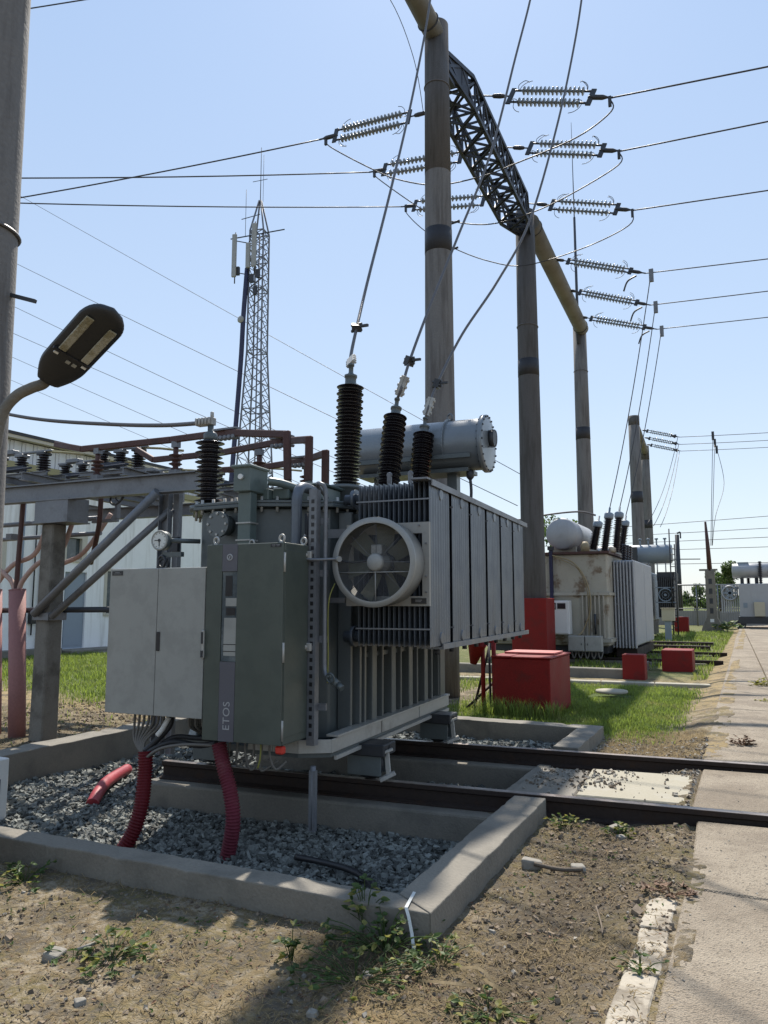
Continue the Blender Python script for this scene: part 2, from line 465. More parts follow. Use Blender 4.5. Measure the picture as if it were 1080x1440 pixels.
def green_cover(x, y):
    g = 0.0
    g = max(g, sst(-4.6, -3.2, x) * (1 - sst(-1.25, -.75, x)) * sst(8.8, 10.0, y) * (1 - sst(14.6, 15.4, y)))
    g = max(g, (1 - sst(-9.6, -8.6, x)) * sst(8.0, 9.6, y + .35 * (x + 9)) * .95)
    g = max(g, .75 * (1 - sst(-1.3, -.7, x)) * sst(16, 18, y))
    g = max(g, .45 * sst(45, 60, y))
    return g

def axis_lines(spans):
    out = []
    for a, b, st in spans:
        n = max(1, round((b - a) / st))
        out += [a + (b - a) * i / n for i in range(n)]
    out.append(spans[-1][1])
    return out
xs = axis_lines([(-900, -100, 200), (-100, -30, 14), (-30, -9, .7), (-9, -6.66, .18), (-6.66, -4.6, .10), (-4.6, -1.9, .045), (-1.9, -1.76, .04), (-1.76, -1.55, .04), (-1.55, -.25, .03), (-.25, .1, .06), (.1, 6, .8), (6, 100, 12), (100, 900, 200)])
ys = axis_lines([(-60, .6, 6), (.6, 1.6, .08), (1.6, 3.40, .028), (3.40, 5.66, .035), (5.66, 7.6, .06), (7.6, 9.06, .06), (9.06, 16, .14), (16, 60, 1), (60, 300, 20), (300, 2500, 220)])
gv, gf, cov = [], [], []
for y in ys:
    for x in xs:
        gv.append((x, y, gz(x, y)))
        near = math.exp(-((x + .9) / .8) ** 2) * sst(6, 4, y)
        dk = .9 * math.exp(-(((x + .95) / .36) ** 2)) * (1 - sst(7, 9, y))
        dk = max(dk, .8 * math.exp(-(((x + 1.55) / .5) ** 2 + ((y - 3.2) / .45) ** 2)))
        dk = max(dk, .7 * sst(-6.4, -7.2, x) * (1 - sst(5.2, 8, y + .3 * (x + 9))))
        st = .35 + .6 * math.exp(-(((x + 1.3) / .8) ** 2 + ((y - 2.7) / .7) ** 2)) + .7 * sst(7.9, 8.6, y) * (1 - sst(9.2, 10.2, y)) + .5 * sst(15, 17, y) + .6 * sst(11, 13, y) * sst(-1.6, -1.0, x)
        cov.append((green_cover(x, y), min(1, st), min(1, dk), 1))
nx = len(xs)
for j in range(len(ys) - 1):
    for i in range(nx - 1):
        if in_pit((xs[i] + xs[i + 1]) / 2, (ys[j] + ys[j + 1]) / 2): continue
        gf.append((j * nx + i, j * nx + i + 1, (j + 1) * nx + i + 1, (j + 1) * nx + i))
gme = bpy.data.meshes.new('ground'); gme.from_pydata(gv, [], gf); gme.update()
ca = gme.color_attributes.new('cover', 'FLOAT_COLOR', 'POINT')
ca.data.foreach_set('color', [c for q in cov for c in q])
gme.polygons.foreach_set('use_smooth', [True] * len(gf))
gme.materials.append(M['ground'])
ground = link('ground', gme); tag(ground, 'bare trodden soil with straw and patches of green', kind='structure')

# road of cast slabs
road = bpy.data.objects.new('road', None); col.objects.link(road)
tag(road, 'weathered concrete road of large slabs with exposed aggregate', kind='structure')
RZ = .085
def road_slab(poly, dz=0):
    b = MB().prism(poly, -.12, RZ + dz)
    return b.build('road_slab', 'road', road, bevel=.012)
def edge(y):  return -.47 - .004 * y + .02 * math.sin(y * 1.7)
road_slab([(-.40, 1.0), (3.2, 1.0), (3.2, 4.46), (-.40, 4.46)])
road_slab([(-.38, 4.475), (3.2, 4.475), (3.2, yr1(3.2) - .07), (-.42, yr1(-.42) - .07)], .002)
road_slab([(-.475, yr1(-.47) + .06), (3.2, yr1(3.2) + .06), (3.2, yr2(3.2) - .06), (-.475, yr2(-.47) - .06)], .004)
road_slab([(-.5, yr2(-.5) + .06), (.3, yr2(.3) + .06), (.3, 12.0), (-.52, 12.0)], -.003)
road_slab([(.315, yr2(.315) + .06), (3.2, yr2(3.2) + .06), (3.2, 12.0), (.315, 12.0)], .003)
jx = lambda y: .31 - .021 * (y - 12)
yy = 12.015
for L_ in (7, 8, 9, 9, 12):
    y1 = yy + L_
    road_slab([(edge(yy) - .04, yy), (jx(yy), yy), (jx(y1), y1 - .02), (edge(y1) - .04, y1 - .02)], rnd.uniform(-.004, .003))
    road_slab([(jx(yy) + .02, yy), (3.6, yy), (3.6, y1 - .02), (jx(y1) + .02, y1 - .02)], rnd.uniform(-.004, .003))
    yy = y1

# limewashed kerb strip flush with the road
kerb = bpy.data.objects.new('kerb', None); col.objects.link(kerb)
tag(kerb, 'flush limewashed kerb strip broken into short pieces', kind='structure')
for (x0, x1, ya, yb) in ((-.56, -.42, 1.2, 2.3), (-.562, -.42, 2.315, 3.40), (-.55, -.415, 3.415, 3.86), (-.555, -.42, 3.875, 4.26)):
    L_, R_2 = [], []
    n = 9
    for i in range(n + 1):
        y = ya + (yb - ya) * i / n
        L_.append((x0 + rnd.uniform(-.005, .008) + (.04 if (yb > 4 and i == n) else 0), y + rnd.uniform(-.006, .006))); R_2.append((x1 + rnd.uniform(-.006, .006), y + rnd.uniform(-.006, .006)))
    MB().prism(L_ + R_2[::-1], -.1, RZ - .004 + rnd.uniform(0, .003)).build('kerb_block', 'whitewash', kerb, bevel=.006)

# white edging strips across the grass
for lab, pts in (('long thin pale concrete edging strip behind the grass patch', [(-5.7, 14.92), (-.75, 15.52)]),):
    t = thing('edging_strip', lab, 'kerb')
    for i in range(5):
        a = V((*pts[0], 0)).lerp(V((*pts[1], 0)), i / 5); c = V((*pts[0], 0)).lerp(V((*pts[1], 0)), (i + .985) / 5)
        MB().beam(a + V((0, 0, .01)), c + V((0, 0, .01)), .24, .12).build('edging_block', 'slab', t, bevel=.01)

# ------------------------------------------------------------------ pit
pit = thing('pit_wall', 'low concrete bund wall round the gravel pit under the transformer', 'wall')
def wall_piece(pts, z0, z1, name='wall_section'):
    """pts: outer a, outer b, inner b, inner a; the top gets slightly uneven edges."""
    a, b_, c, d = [V((*p, 0)) for p in pts]
    n = max(2, int((b_ - a).length / .07))
    m = MB(); vs = []; fs = []
    for i in range(n + 1):
        t = i / n
        o = a.lerp(b_, t); q = d.lerp(c, t)
        j = lambda s: s * (rnd.random() - .5)
        k = 0 if i in (0, n) else 1
        h = .006 * noise.noise((o.x * 3, o.y * 3, 1)) * k
        chip = (.012 + .012 * rnd.random()) * k if rnd.random() < .10 else 0
        w = (o - q).normalized()
        e = w * (.010 * noise.noise((o.x * 5, o.y * 5, 7)) * k + j(.003) * k - chip)
        vs += [(o.x, o.y, z0), (o.x + e.x, o.y + e.y, z1 + h + j(.003) - chip * .7), (q.x + j(.008) * k, q.y + j(.008) * k, z1 + h + j(.004)), (q.x, q.y, z0)]
    for i in range(n):
        for k in range(4):
            fs.append((i * 4 + k, i * 4 + (k + 1) % 4, (i + 1) * 4 + (k + 1) % 4, (i + 1) * 4 + k))
    fs += [(3, 2, 1, 0), tuple(n * 4 + k for k in range(4))]
    m.add(vs, fs)
    return m.build(name, 'concrete', pit, bevel=.008, seg=2)
wall_piece([(-6.8, 3.19), (-1.43, 3.40), (-1.668, 3.56), (-6.8, 3.345)], -.4, .148)
wall_piece([(-1.43, 3.403), (-1.45, 5.69), (-1.69, 5.67), (-1.668, 3.563)], -.4, .151)
wall_piece([(-6.8, 9.2), (-6.8, 3.35), (-6.5, 3.36), (-6.5, 8.96)], -.4, .148)
wall_piece([(-1.64, 9.22), (-6.798, 9.22), (-6.498, 8.97), (-1.64, 8.97)], -.4, .152)
wall_piece([(-1.63, 7.72), (-1.638, 8.968), (-1.895, 8.966), (-1.88, 7.70)], -.4, .155)
wall_piece([(-1.84, 5.80), (-1.84, 7.45), (-1.96, 7.45), (-1.96, 5.79)], -.4, .02)
MB().bx(-6.7, -1.5, 3.3, 9.1, -.5, -.27).build('pit_bed', 'pitbed', pit)
for (f, nm, xl) in ((yr1, 'near', -5.03), (yr2, 'far', -5.05)):
    t = thing('rail_plinth', 'long concrete plinth under the ' + ('front' if nm == 'near' else 'rear') + ' transformer rail', 'plinth', group='plinths under the rails')
    w0, w1 = (-.2, .2)
    xr = -1.70 if nm == 'near' else -1.97
    p = [(xl, f(xl) + w0), (xr, f(xr) + w0), (xr, f(xr) + w1), (xl, f(xl) + w1)]
    MB().prism(p, -.38, -.002).build('plinth_block', 'concrete', t, bevel=.02, seg=2)

# rails: an I section swept along X
def make_rail(f, x0, x1, label):
    t = thing('steel_rail', label, 'rail', group='transformer rails')
    prof = [(-.062, 0), (.062, 0), (.062, .012), (.012, .03), (.012, .105), (.036, .118), (.036, .15), (-.036, .15), (-.036, .118), (-.012, .105), (-.012, .03), (-.062, .012)]
    n = len(prof)
    vs = [(x, f(x) + a, z) for x in (x0, x1) for a, z in prof]
    MB().add(vs, [(i, (i + 1) % n, n + (i + 1) % n, n + i) for i in range(n)] + [tuple(range(n - 1, -1, -1)), tuple(range(n, 2 * n))]).build('rail_bar', 'rail', t)
    MB().prism([(x0, f(x0) - .034), (x1, f(x1) - .034), (x1, f(x1) + .034), (x0, f(x0) + .034)], .1505, .154).build('rail_head', 'rail_top', t)
    return t
make_rail(yr1, -4.95, 3.2, 'rusty steel rail nearer the camera running across the road edge')
make_rail(yr2, -4.95, 3.2, 'rusty steel rail behind the nearer one running across to the road')

# ------------------------------------------------------------------ gravel in the pit
def rock_verts(r, flat=.5):
    vs = []
    for sx in (-1, 1):
        for sy in (-1, 1):
            for sz in (-1, 1):
                vs.append(V((sx * r * rnd.uniform(.55, 1.05), sy * r * rnd.uniform(.4, .9), sz * r * flat * rnd.uniform(.45, 1.0))))
    return vs
RF = [(0, 2, 3, 1), (4, 5, 7, 6), (0, 1, 5, 4), (2, 6, 7, 3), (0, 4, 6, 2), (1, 3, 7, 5)]
RT = [t for q in RF for t in ((q[0], q[1], q[2]), (q[0], q[2], q[3]))]
def add_rock(m, p, r, flat=.5, tilt=.5):
    rot = Matrix.Rotation(rnd.uniform(0, 6.28), 3, 'Z') @ Matrix.Rotation(rnd.gauss(0, tilt), 3, 'X') @ Matrix.Rotation(rnd.gauss(0, tilt), 3, 'Y')
    m.add([V(p) + rot @ q for q in rock_verts(r, flat)], RT)
g = MB()
def bed_z(x, y):
    z = -.215 + .03 * noise.noise((x * 1.3, y * 1.3, 1))
    z += .05 * sst(-5.3, -6.2, x) + .15 * sst(7.6, 8.0, y)
    return z
def scatter(x0, x1, y0, y1, per, rr, ok=lambda x, y: True):
    for _ in range(int((x1 - x0) * (y1 - y0) * per)):
        x, y = rnd.uniform(x0, x1), rnd.uniform(y0, y1)
        if ok(x, y): add_rock(g, (x, y, bed_z(x, y) + rnd.uniform(-.02, .015)), rnd.uniform(*rr) * (1.25 if rnd.random() < .08 else 1))
scatter(-6.5, -1.69, 3.36, 5.6, 2100, (.012, .028), lambda x, y: y > 3.38 + .04 * (x + 6.5) and (y < yr1(x) - .22 or x < -5.1))
scatter(-6.5, -5.1, 5.6, 8.9, 620, (.018, .038))
scatter(-5.1, -1.98, 5.8, 7.4, 520, (.016, .034), lambda x, y: yr1(x) + .22 < y < yr2(x) - .22)
scatter(-5.1, -1.9, 7.75, 8.95, 900, (.016, .036), lambda x, y: y > yr2(x) + .22)
gravel = g.build('gravel', 'gravel'); tag(gravel, 'angular grey blue crushed stone filling the transformer pit', kind='stuff')

# ------------------------------------------------------------------ main transformer (local frame: u to the right, v away, z up)
TR = thing('power_transformer', 'large grey transformer with dark green cabinet and big round fan over the gravel pit', 'transformer',
           (-2.95, 4.85, 0), R(3.5))
plan = [(-1.60, .70), (-1.30, .30), (-.72, .26), (-.16, .52), (-.06, .86), (-.06, 2.92), (-1.60, 2.92)]
MB().prism(plan, .50, 2.392).build('tank', 'tank', TR, bevel=.012, seg=2)
def grow(poly, d):
    c = V((sum(p[0] for p in poly) / len(poly), sum(p[1] for p in poly) / len(poly)))
    return [tuple(V(p) + (V(p) - c).normalized() * d) for p in poly]
MB().prism(grow(plan, .085), 2.395, 2.425).prism(grow(plan, .08), 2.428, 2.452).build('cover', 'tank', TR, bevel=.004)
flb = MB()
cp = grow(plan, .055)
for i in range(len(cp)):
    a, c = V((*cp[i], 0)), V((*cp[(i + 1) % len(cp)], 0))
    n = max(1, int((c - a).length / .115))
    for k in range(n):
        p = a.lerp(c, (k + .5) / n)
        flb.cyl(p + V((0, 0, 2.355)), p + V((0, 0, 2.485)), .013, n=6)
flb.build('flange_bolts', 'skid', TR)
# skid belt at the tank foot
sk = grow(plan[:3] + [(-.14, .40)] + [(.0, .62), (.0, 2.98), (-1.62, 2.98)], .06)
skid_pts = [(-1.62, .62), (-1.32, .18), (-.60, .02), (-.16, .02), (.06, .14), (.06, 3.02), (-1.62, 3.02)]
for i in range(2, 5):
    a, c = skid_pts[i], skid_pts[i + 1]
    nseg = (2, 1, 3)[i - 2]
    for k in range(nseg):
        p0 = V((*a, .525)).lerp(V((*c, .525)), k / nseg + (.004 if k else 0)); p1 = V((*a, .525)).lerp(V((*c, .525)), (k + 1) / nseg - .003)
        MB().beam(p0, p1, .014, .10).build('skid_plate', 'skid', TR, bevel=.002)
MB().prism(grow(skid_pts, -.02), .44, .49).build('base_frame', 'tank', TR)
MB().beam((.062, .2, .43), (.062, 3.0, .43), .02, .03).beam((.035, .2, .59), (.035, 3.0, .59), .1, .016).build('skid_rail', 'skid', TR)
# stiffening ribs on the right side
for v, w0, w1 in ((.60, -.12, .0), (.74, -.085, .02), (.84, -.06, .02)):
    MB().bx(w0, w1, v, v + .035, .57, 2.36).build('rib', 'rib', TR, bevel=.004)
for i in range(9):
    v = .98 + i * .225
    w = .10 if i % 2 == 0 else .03
    MB().bx(-.058, .03, v, v + w, .57, 2.36).build('rib', 'rib', TR, bevel=.006)
MB().bx(-.058, .045, 2.80, 2.96, .57, 2.3).build('corner_post', 'rib', TR, bevel=.006)
MB().beam((-.02, .9, 1.15), (-.02, 2.9, 1.15), .03, .04).build('side_bar', 'tank', TR)
# bogies
for (f, v0) in ((yr1, .79), (yr2, 2.55)):
    for u in (.10, -1.45):
        b = MB().bx(u - .19, u + .17, v0 - .13, v0 + .13, .36, .455).build('bogie', 'dark', TR, bevel=.008)
        MB().bx(u - .17, u + .13, v0 - .10, v0 - .085, .2, .36).bx(u - .17, u + .13, v0 + .085, v0 + .10, .2, .36).build('bogie_bracket', 'tank', b, bevel=.004)
        MB().lathe([(0, -.06), (.02, -.06), (.09, -.055), (.09, .03), (.115, .035), (.115, .055), (.02, .06), (0, .06)], (u - .02, v0, .262), (0, 1, 0), 24).build('wheel', 'dark', b)
        MB().cyl((u + .172, v0, .405), (u + .178, v0, .405), .034, n=16).build('bogie_hole', 'black', b)
        MB().beam((u + .13, v0 - .12, .18), (u + .24, v0 - .06, .235), .05, .03).beam((u + .15, v0 - .1, .39), (u + .22, v0 - .06, .42), .03, .02).beam((u + .19, v0 - .07, .2), (u + .17, v0 - .07, .40), .04, .02).build('wheel_stop', 'skid', b, bevel=.003)

# radiators
fl = 8
prof = []
for side in (1, -1):
    rng = range(fl * 2 + 1) if side == 1 else range(fl * 2, -1, -1)
    for k in rng:
        prof.append((side * (.0015 if k % 2 == 0 else .008), k / (fl * 2) * .50))
def panel_mesh():
    m = MB(); n = len(prof); vs = []
    rows = [(1.265, .35), (1.30, .5), (1.36, 1), (2.45, 1), (2.51, .5), (2.54, .35)]
    for z, s in rows:
        for a, c in prof: vs.append((a * s, c, z))
    fs = []
    for i in range(len(rows) - 1):
        for k in range(n): fs.append((i * n + k, i * n + (k + 1) % n, (i + 1) * n + (k + 1) % n, (i + 1) * n + k))
    fs += [tuple(range(n - 1, -1, -1)), tuple((len(rows) - 1) * n + k for k in range(n))]
    m.add(vs, fs)
    me = m.mesh('radiator_panel'); me.materials.append(M['rad']); return me
pm = panel_mesh()
RU0, RU1, NP = .19, .785, 15
for i in range(6):
    v0 = .335 + i * .574
    r = MB()
    vc = v0 + .262
    hp = []
    for z in (1.325, 2.465):
        hp.append(MB().cyl((-.05, vc, z), (.80, vc, z), .045, n=14).cyl((.02, vc, z), (.05, vc, z), .085, n=16).cyl((.10, vc, z), (.13, vc, z), .085, n=16))
    ro = hp[0].build('radiator', 'rad', TR)
    hp[1].build('header_pipe', 'rad', ro)
    for k in range(NP):
        link('radiator_panel', pm, ro, (RU0 + (RU1 - RU0) * k / (NP - 1), v0, 0))
    for z in (1.40, 2.40):
        MB().beam((RU0 - .02, v0 - .006, z), (RU1 + .016, v0 - .006, z), .005, .012).build('brace_strip', 'galv', ro)
MB().bx(.66, .80, .25, 3.86, 2.543, 2.557).bx(.80, .812, .34, 3.86, 2.505, 2.553).build('top_rail', 'galv', TR)
MB().bx(.62, .80, .60, 3.84, 1.236, 1.256).bx(.796, .806, .60, 3.84, 1.236, 1.28).build('bottom_rail', 'galv', TR)
for i in range(9):
    MB().cyl((.72, .7 + i * .38, 1.19), (.72, .7 + i * .38, 1.235), .022, n=8).build('rail_bolt', 'dark', TR)
lb = MB()
for q in (.42, .60): lb.beam((q, .42, 2.545), (q, .42, 2.635), .035, .02).torus((q, .42, 2.62), (0, 1, 0), .018, .008, 12, 5)
lb.build('lifting_lug', 'galv', TR)

# cooling fan
def fan_on(parent, c, depth=.235, R_=.325):
    cu, cv, cz = c
    f = MB().lathe([(R_ - .03, 0), (R_ + .012, -.004), (R_ + .014, .012), (R_, .02), (R_, depth), (R_ - .008, depth), (R_ - .008, .03), (R_ - .03, .018), (R_ - .03, 0)], c, (0, 1, 0), 64).build('cooling_fan', 'fan', parent)
    MB().lathe([(0, .02), (.055, .02), (.066, .032), (.068, .14), (.075, .145), (.075, .20), (0, .2)], c, (0, 1, 0), 28).build('fan_motor', 'fan', f)
    MB().bx(cu - .045, cu + .045, cv + .06, cv + .16, cz + .06, cz + .135).build('motor_box', 'fan', f, bevel=.006)
    MB().lathe([(0, .2), (.09, .2), (.095, .215), (.095, .25), (0, .26)], c, (0, 1, 0), 24).build('fan_hub', 'dark', f)
    bl = MB()
    vs, fs = [], []
    for i in range(7):
        t = i / 6; rad = .085 + t * (R_ - .105)
        w = .055 + .022 * t; tw = R(38 - 16 * t)
        for s in (-1, 1):
            for d in (-.003, .003):
                vs.append((s * w * math.cos(tw), d + s * w * math.sin(tw), rad))
    for i in range(6):
        o = i * 4
        fs += [(o, o + 4, o + 6, o + 2), (o + 1, o + 3, o + 7, o + 5), (o, o + 1, o + 5, o + 4), (o + 2, o + 6, o + 7, o + 3)]
    fs += [(0, 2, 3, 1), (24, 25, 27, 26)]
    bl.add(vs, fs)
    me = bl.mesh('fan_blade'); me.materials.append(M['blade'])
    for k in range(7):
        o = link('fan_blade', me, f, (cu, cv + .215, cz)); o.rotation_euler = (0, R(360 / 7 * k + 4), 0)
    gd = MB()
    for i in range(27):
        rr = .06 + i * (R_ - .065) / 26.5
        gd.torus((cu, cv + .055 + .05 * (1 - (rr / R_) ** 2) * 0, cz), (0, 1, 0), rr, .00135, 56, 4)
    for k in range(8):
        w = R(45 * k)
        gd.cyl((cu, cv + .058, cz), (cu + (R_ - .01) * math.cos(w), cv + .058, cz + (R_ - .01) * math.sin(w)), .0026, n=5)
    gd.build('fan_guard', 'galv', f)
    gb = MB().cyl((cu - R_ + .02, cv + .04, cz - .075), (cu + R_ - .02, cv + .04, cz - .075), .004, n=6).cyl((cu, cv + .04, cz), (cu + .005, cv + .04, cz - R_ + .02), .005, n=6)
    gb.build('guard_stay', 'fan', f)
    return f
FC = (.44, .045, 1.903)
fan = fan_on(TR, FC)
pu0, pu1, pz0, pz1 = .105, .793, 1.575, 2.215
MB().bx(pu0, pu1, .287, .298, pz1 - .085, pz1).bx(pu0, pu1, .287, .298, pz0, pz0 + .075).bx(pu0, pu0 + .06, .2872, .298, pz0 + .076, pz1 - .086).bx(pu1 - .05, pu1, .2872, .298, pz0 + .076, pz1 - .086).bx(pu1, pu1 + .006, .287, .325, pz0, pz1).build('fan_plate', 'fan_plate', TR)
MB().bx(-.06, .10, .27, .29, 2.115, 2.185).bx(-.06, .10, .27, .29, 1.60, 1.64).build('fan_bracket', 'galv', TR)
np_ = MB().bx(.655, .775, .278, .2865, 1.592, 1.635).build('nameplate', 'plate', TR)
MB().bx(.69, .742, .2765, .2778, 1.618, 1.622).bx(.69, .735, .2765, .2778, 1.607, 1.610).build('plate_print', 'plate_mark', np_)
for q in ((.72, 2.19), (.775, 2.05), (.775, 1.8), (.775, 1.68)):
    MB().cyl((q[0], .27, q[1]), (q[0], .287, q[1]), .007, n=6).build('plate_bolt', 'galv', TR)

# high voltage bushings
def shed_profile(z0, z1, n, rc, ra, rb):
    p = [(0, z0), (rc, z0)]
    st = (z1 - z0) / n
    for i in range(n):
        z = z0 + i * st; r = ra if i % 2 == 0 else rb
        p += [(rc, z + st * .25), (r - .008, z + st * .38), (r, z + st * .46), (r - .006, z + st * .52), (rc, z + st * .85)]
    p += [(rc, z1), (0, z1)]
    return p
hv_mesh = MB().lathe(shed_profile(0, .93, 29, .058, .126, .112), n=26).mesh('shed_stack'); hv_mesh.materials.append(M['porcelain'])
def clamp_block(m, p, d, L_, w):
    p, d = V(p), V(d).normalized()
    a = d.cross(V((0, 1, 0))).normalized()
    m.beam(p - a * w * .28, p - a * w * .28 + d * L_, w * .5, w * .5, a)
    m.beam(p + a * w * .28, p + a * w * .28 + d * L_, w * .5, w * .5, a)
    for i in range(3):
        q = p + d * L_ * (i + .5) / 3
        m.cyl(q - a * w * .75, q + a * w * .75, w * .22, n=8)
        m.cyl(q - a * w * .35 - V((0, .02, 0)), q - a * w * .35 + V((0, .05, 0)), w * .14, n=6)
for (vb, tilt) in ((.96, .03), (1.90, .225), (2.80, .225)):
    base = V((-.22, vb, 2.66)); d = V((.02, tilt, 1)).normalized()
    q = d.to_track_quat('Z', 'Y')
    bt = MB().lathe([(0, -.25), (.15, -.25), (.15, -.05), (.17, -.05), (.17, -.02), (.10, -.02), (.095, .0), (0, .0)], base, d, 24)
    bt = bt.build('bushing', 'rib', TR)
    o = link('shed_stack', hv_mesh, bt, base); o.rotation_mode = 'QUATERNION'; o.rotation_quaternion = q
    top = base + d * .93
    MB().lathe([(0, 0), (.058, 0), (.06, .012), (.052, .02), (.052, .075), (.06, .08), (.06, .1), (.03, .11), (.022, .13), (.022, .19), (.03, .19), (.03, .21), (0, .21)], top, d, 20).build('bushing_cap', 'tank', bt)
# low voltage bushing near the front left corner
base = V((-1.46, .60, 2.46)); 
bt = MB().lathe([(0, -.03), (.17, -.03), (.17, .02), (.11, .03), (.09, .05), (0, .05)], base, (0, 0, 1), 20).build('bushing', 'tank', TR)
p = shed_profile(.05, .64, 13, .075, .135, .118)
MB().lathe(p, base, (0, 0, 1), 26).build('shed_stack', 'porcelain', bt)
MB().lathe([(0, .64), (.06, .64), (.065, .66), (.065, .70), (.045, .72), (.028, .73), (.028, .80), (0, .80)], base, (0, 0, 1), 16).build('bushing_cap', 'tank', bt)
cl = MB()
zt = base.z + .825
cl.bx(base.x - .15, base.x + .035, base.y - .035, base.y + .035, zt - .035, zt + .035)
for k in range(5):
    x = base.x - .135 + k * .036
    cl.cyl((x, base.y - .042, zt - .032), (x, base.y - .042, zt + .032), .014, n=8)
    for s in (-1, 1): cl.cyl((x, base.y - .035, zt + s * .022), (x, base.y - .05, zt + s * .022), .009, n=6)
cl.cyl((base.x + .012, base.y, zt + .03), (base.x + .012, base.y, zt + .09), .018, n=8)
cl.build('terminal_clamp', 'skid', bt, bevel=.003)
# small bushings for the low voltage bars, on the cover
for (u, v) in ((-1.02, 1.28), (-.84, 1.38), (-.80, 1.66)):
    b = MB().lathe([(0, 0), (.09, 0), (.09, .03), (.06, .04), (.05, .05), (0, .05)], (u, v, 2.452), (0, 0, 1), 16).build('bushing', 'tank', TR)
    MB().lathe(shed_profile(.05, .22, 4, .04, .075, .075), (u, v, 2.452), (0, 0, 1), 18).build('shed_stack', 'porcelain', b)
    MB().bx(u - .035, u + .035, v - .02, v + .02, 2.67, 2.80).build('bushing_cap', 'tank', b)

# conservator
cy = V((-1.22, 3.38, 3.47)); r_ = .308
c = MB().lathe([(0, -.0), (.2, -.01), (r_ - .02, .02), (r_, .05), (r_, 1.62), (r_ + .0, 1.64)], cy, (1, 0, 0), 44).build('conservator', 'cons', TR)
MB().lathe([(r_ + .0, 1.641), (r_ + .035, 1.641), (r_ + .035, 1.665), (r_ + .035, 1.67), (r_ + .035, 1.695), (r_ - .01, 1.698), (.1, 1.72), (0, 1.722)], cy, (1, 0, 0), 44).build('conservator_end', 'cons', c)
eb = MB()
for k in range(22):
    w = 2 * math.pi * k / 22
    eb.cyl(cy + V((1.63, (r_ + .018) * math.cos(w), (r_ + .018) * math.sin(w))), cy + V((1.71, (r_ + .018) * math.cos(w), (r_ + .018) * math.sin(w))), .011, n=6)
eb.build('end_bolts', 'dark', c)
MB().cyl(cy + V((1.72, -.02, .05)), cy + V((1.78, -.02, .05)), .10, n=20).build('level_gauge', 'dark', c)
MB().tube(catmull([cy + V((1.72, -.1, .13)), cy + V((1.81, -.1, .12)), cy + V((1.81, -.1, -.05)), cy + V((1.72, -.1, -.06))], 5), .008, 6).build('end_handle', 'galv', c)
for x in (.45, 1.22):
    m = MB()
    for k in range(28):
        w0, w1 = R(-40 + k * 260 / 28), R(-40 + (k + 1) * 260 / 28)
        m.beam(cy + V((x, (r_ + .004) * math.cos(w0), (r_ + .004) * math.sin(w0))), cy + V((x, (r_ + .004) * math.cos(w1), (r_ + .004) * math.sin(w1))), .05, .012, (1, 0, 0))
    bo = m.build('band', 'cons', c)
    MB().torus(cy + V((x, 0, r_ + .05)), (.6, 1, 0), .045, .012, 20, 6).build('lifting_eye', 'galv', c)
MB().bx(cy.x + .0, cy.x + 1.55, cy.y - .30, cy.y - .27, cy.z - .2, cy.z - .15).bx(cy.x + .1, cy.x + 1.5, cy.y - .2, cy.y + .2, cy.z - .345, cy.z - .30).build('cradle', 'tank', c)
for x in (.25, 1.2):
    MB().bx(cy.x + x, cy.x + x + .12, cy.y - .07, cy.y + .07, 2.30, cy.z - .30).bx(cy.x + x + .01, cy.x + x + .11, 2.90, cy.y - .071, 2.36, 2.46).build('conservator_leg', 'tank', TR)
MB().lathe([(0, 0), (.03, 0), (.045, -.03), (.045, -.09), (.02, -.12), (0, -.12)], cy + V((1.5, -.12, -.32)), (0, 0, 1), 14).tube(catmull([cy + V((1.5, -.12, -.43)), cy + V((1.51, -.12, -.6)), cy + V((1.48, -.1, -.85))], 5), .018, 8).build('breather', 'dark', c)
for x in (.1, 1.3): MB().lathe([(0, 0), (.04, 0), (.04, .03), (.02, .03), (.02, .05), (0, .05)], cy + V((x, .1, r_ - .02)), (0, 0, 1), 12).build('filler_cap', 'dark', c)

# tap changer drive, pipes and turrets on the front
MB().bx(-.83, -.60, .24, .44, 2.452, 2.55).bx(-.80, -.64, .02, .30, 2.50, 2.72).bx(-.815, -.625, .0, .31, 2.695, 2.722).build('tap_changer_head', 'green_light', TR, bevel=.008)
MB().cyl((-.72, .02 - .022, 2.62), (-.72, .02, 2.62), .022, n=14).build('head_sight_glass', 'white', TR)
sh = MB().bx(-.775, -.655, .06, .16, 2.04, 2.5).build('drive_shaft_cover', 'green_light', TR, bevel=.006)
for z in (2.10, 2.24): MB().bx(-.785, -.645, .05, .17, z, z + .012).build('shaft_strap', 'skid', sh)
MB().bx(-.60, -.44, .30, .52, 2.46, 2.56).cyl((-.5, .4, 2.53), (-.38, .55, 2.53), .05, n=14).build('valve_block', 'green_light', TR, bevel=.01)
MB().tube(catmull([(-.58, .2, 2.60), (-.5, .26, 2.59), (-.40, .4, 2.55), (-.36, .6, 2.52)], 5), .035, 10).build('valve_pipe', 'green_light', TR)
MB().bx(-.52, -.20, .42, .80, 2.452, 2.58).bx(-.55, -.17, .39, .83, 2.58, 2.60).build('terminal_box', 'green_light', TR, bevel=.01)
tu = MB().cyl((-1.02, .27, 2.255), (-1.02, .16, 2.255), .085, n=24).build('inspection_flange', 'tank', TR)
MB().cyl((-1.02, .16, 2.255), (-1.02, .145, 2.255), .11, n=28).build('flange_ring', 'tank', tu)
MB().cyl((-1.02, .145, 2.255), (-1.02, .125, 2.255), .11, n=28).build('flange_cover', 'rib', tu)
fb = MB()
for k in range(8): fb.cyl((-1.02 + .088 * math.cos(k * .785), .112, 2.255 + .088 * math.sin(k * .785)), (-1.02 + .088 * math.cos(k * .785), .128, 2.255 + .088 * math.sin(k * .785)), .011, n=6)
fb.build('flange_nuts', 'skid', tu)
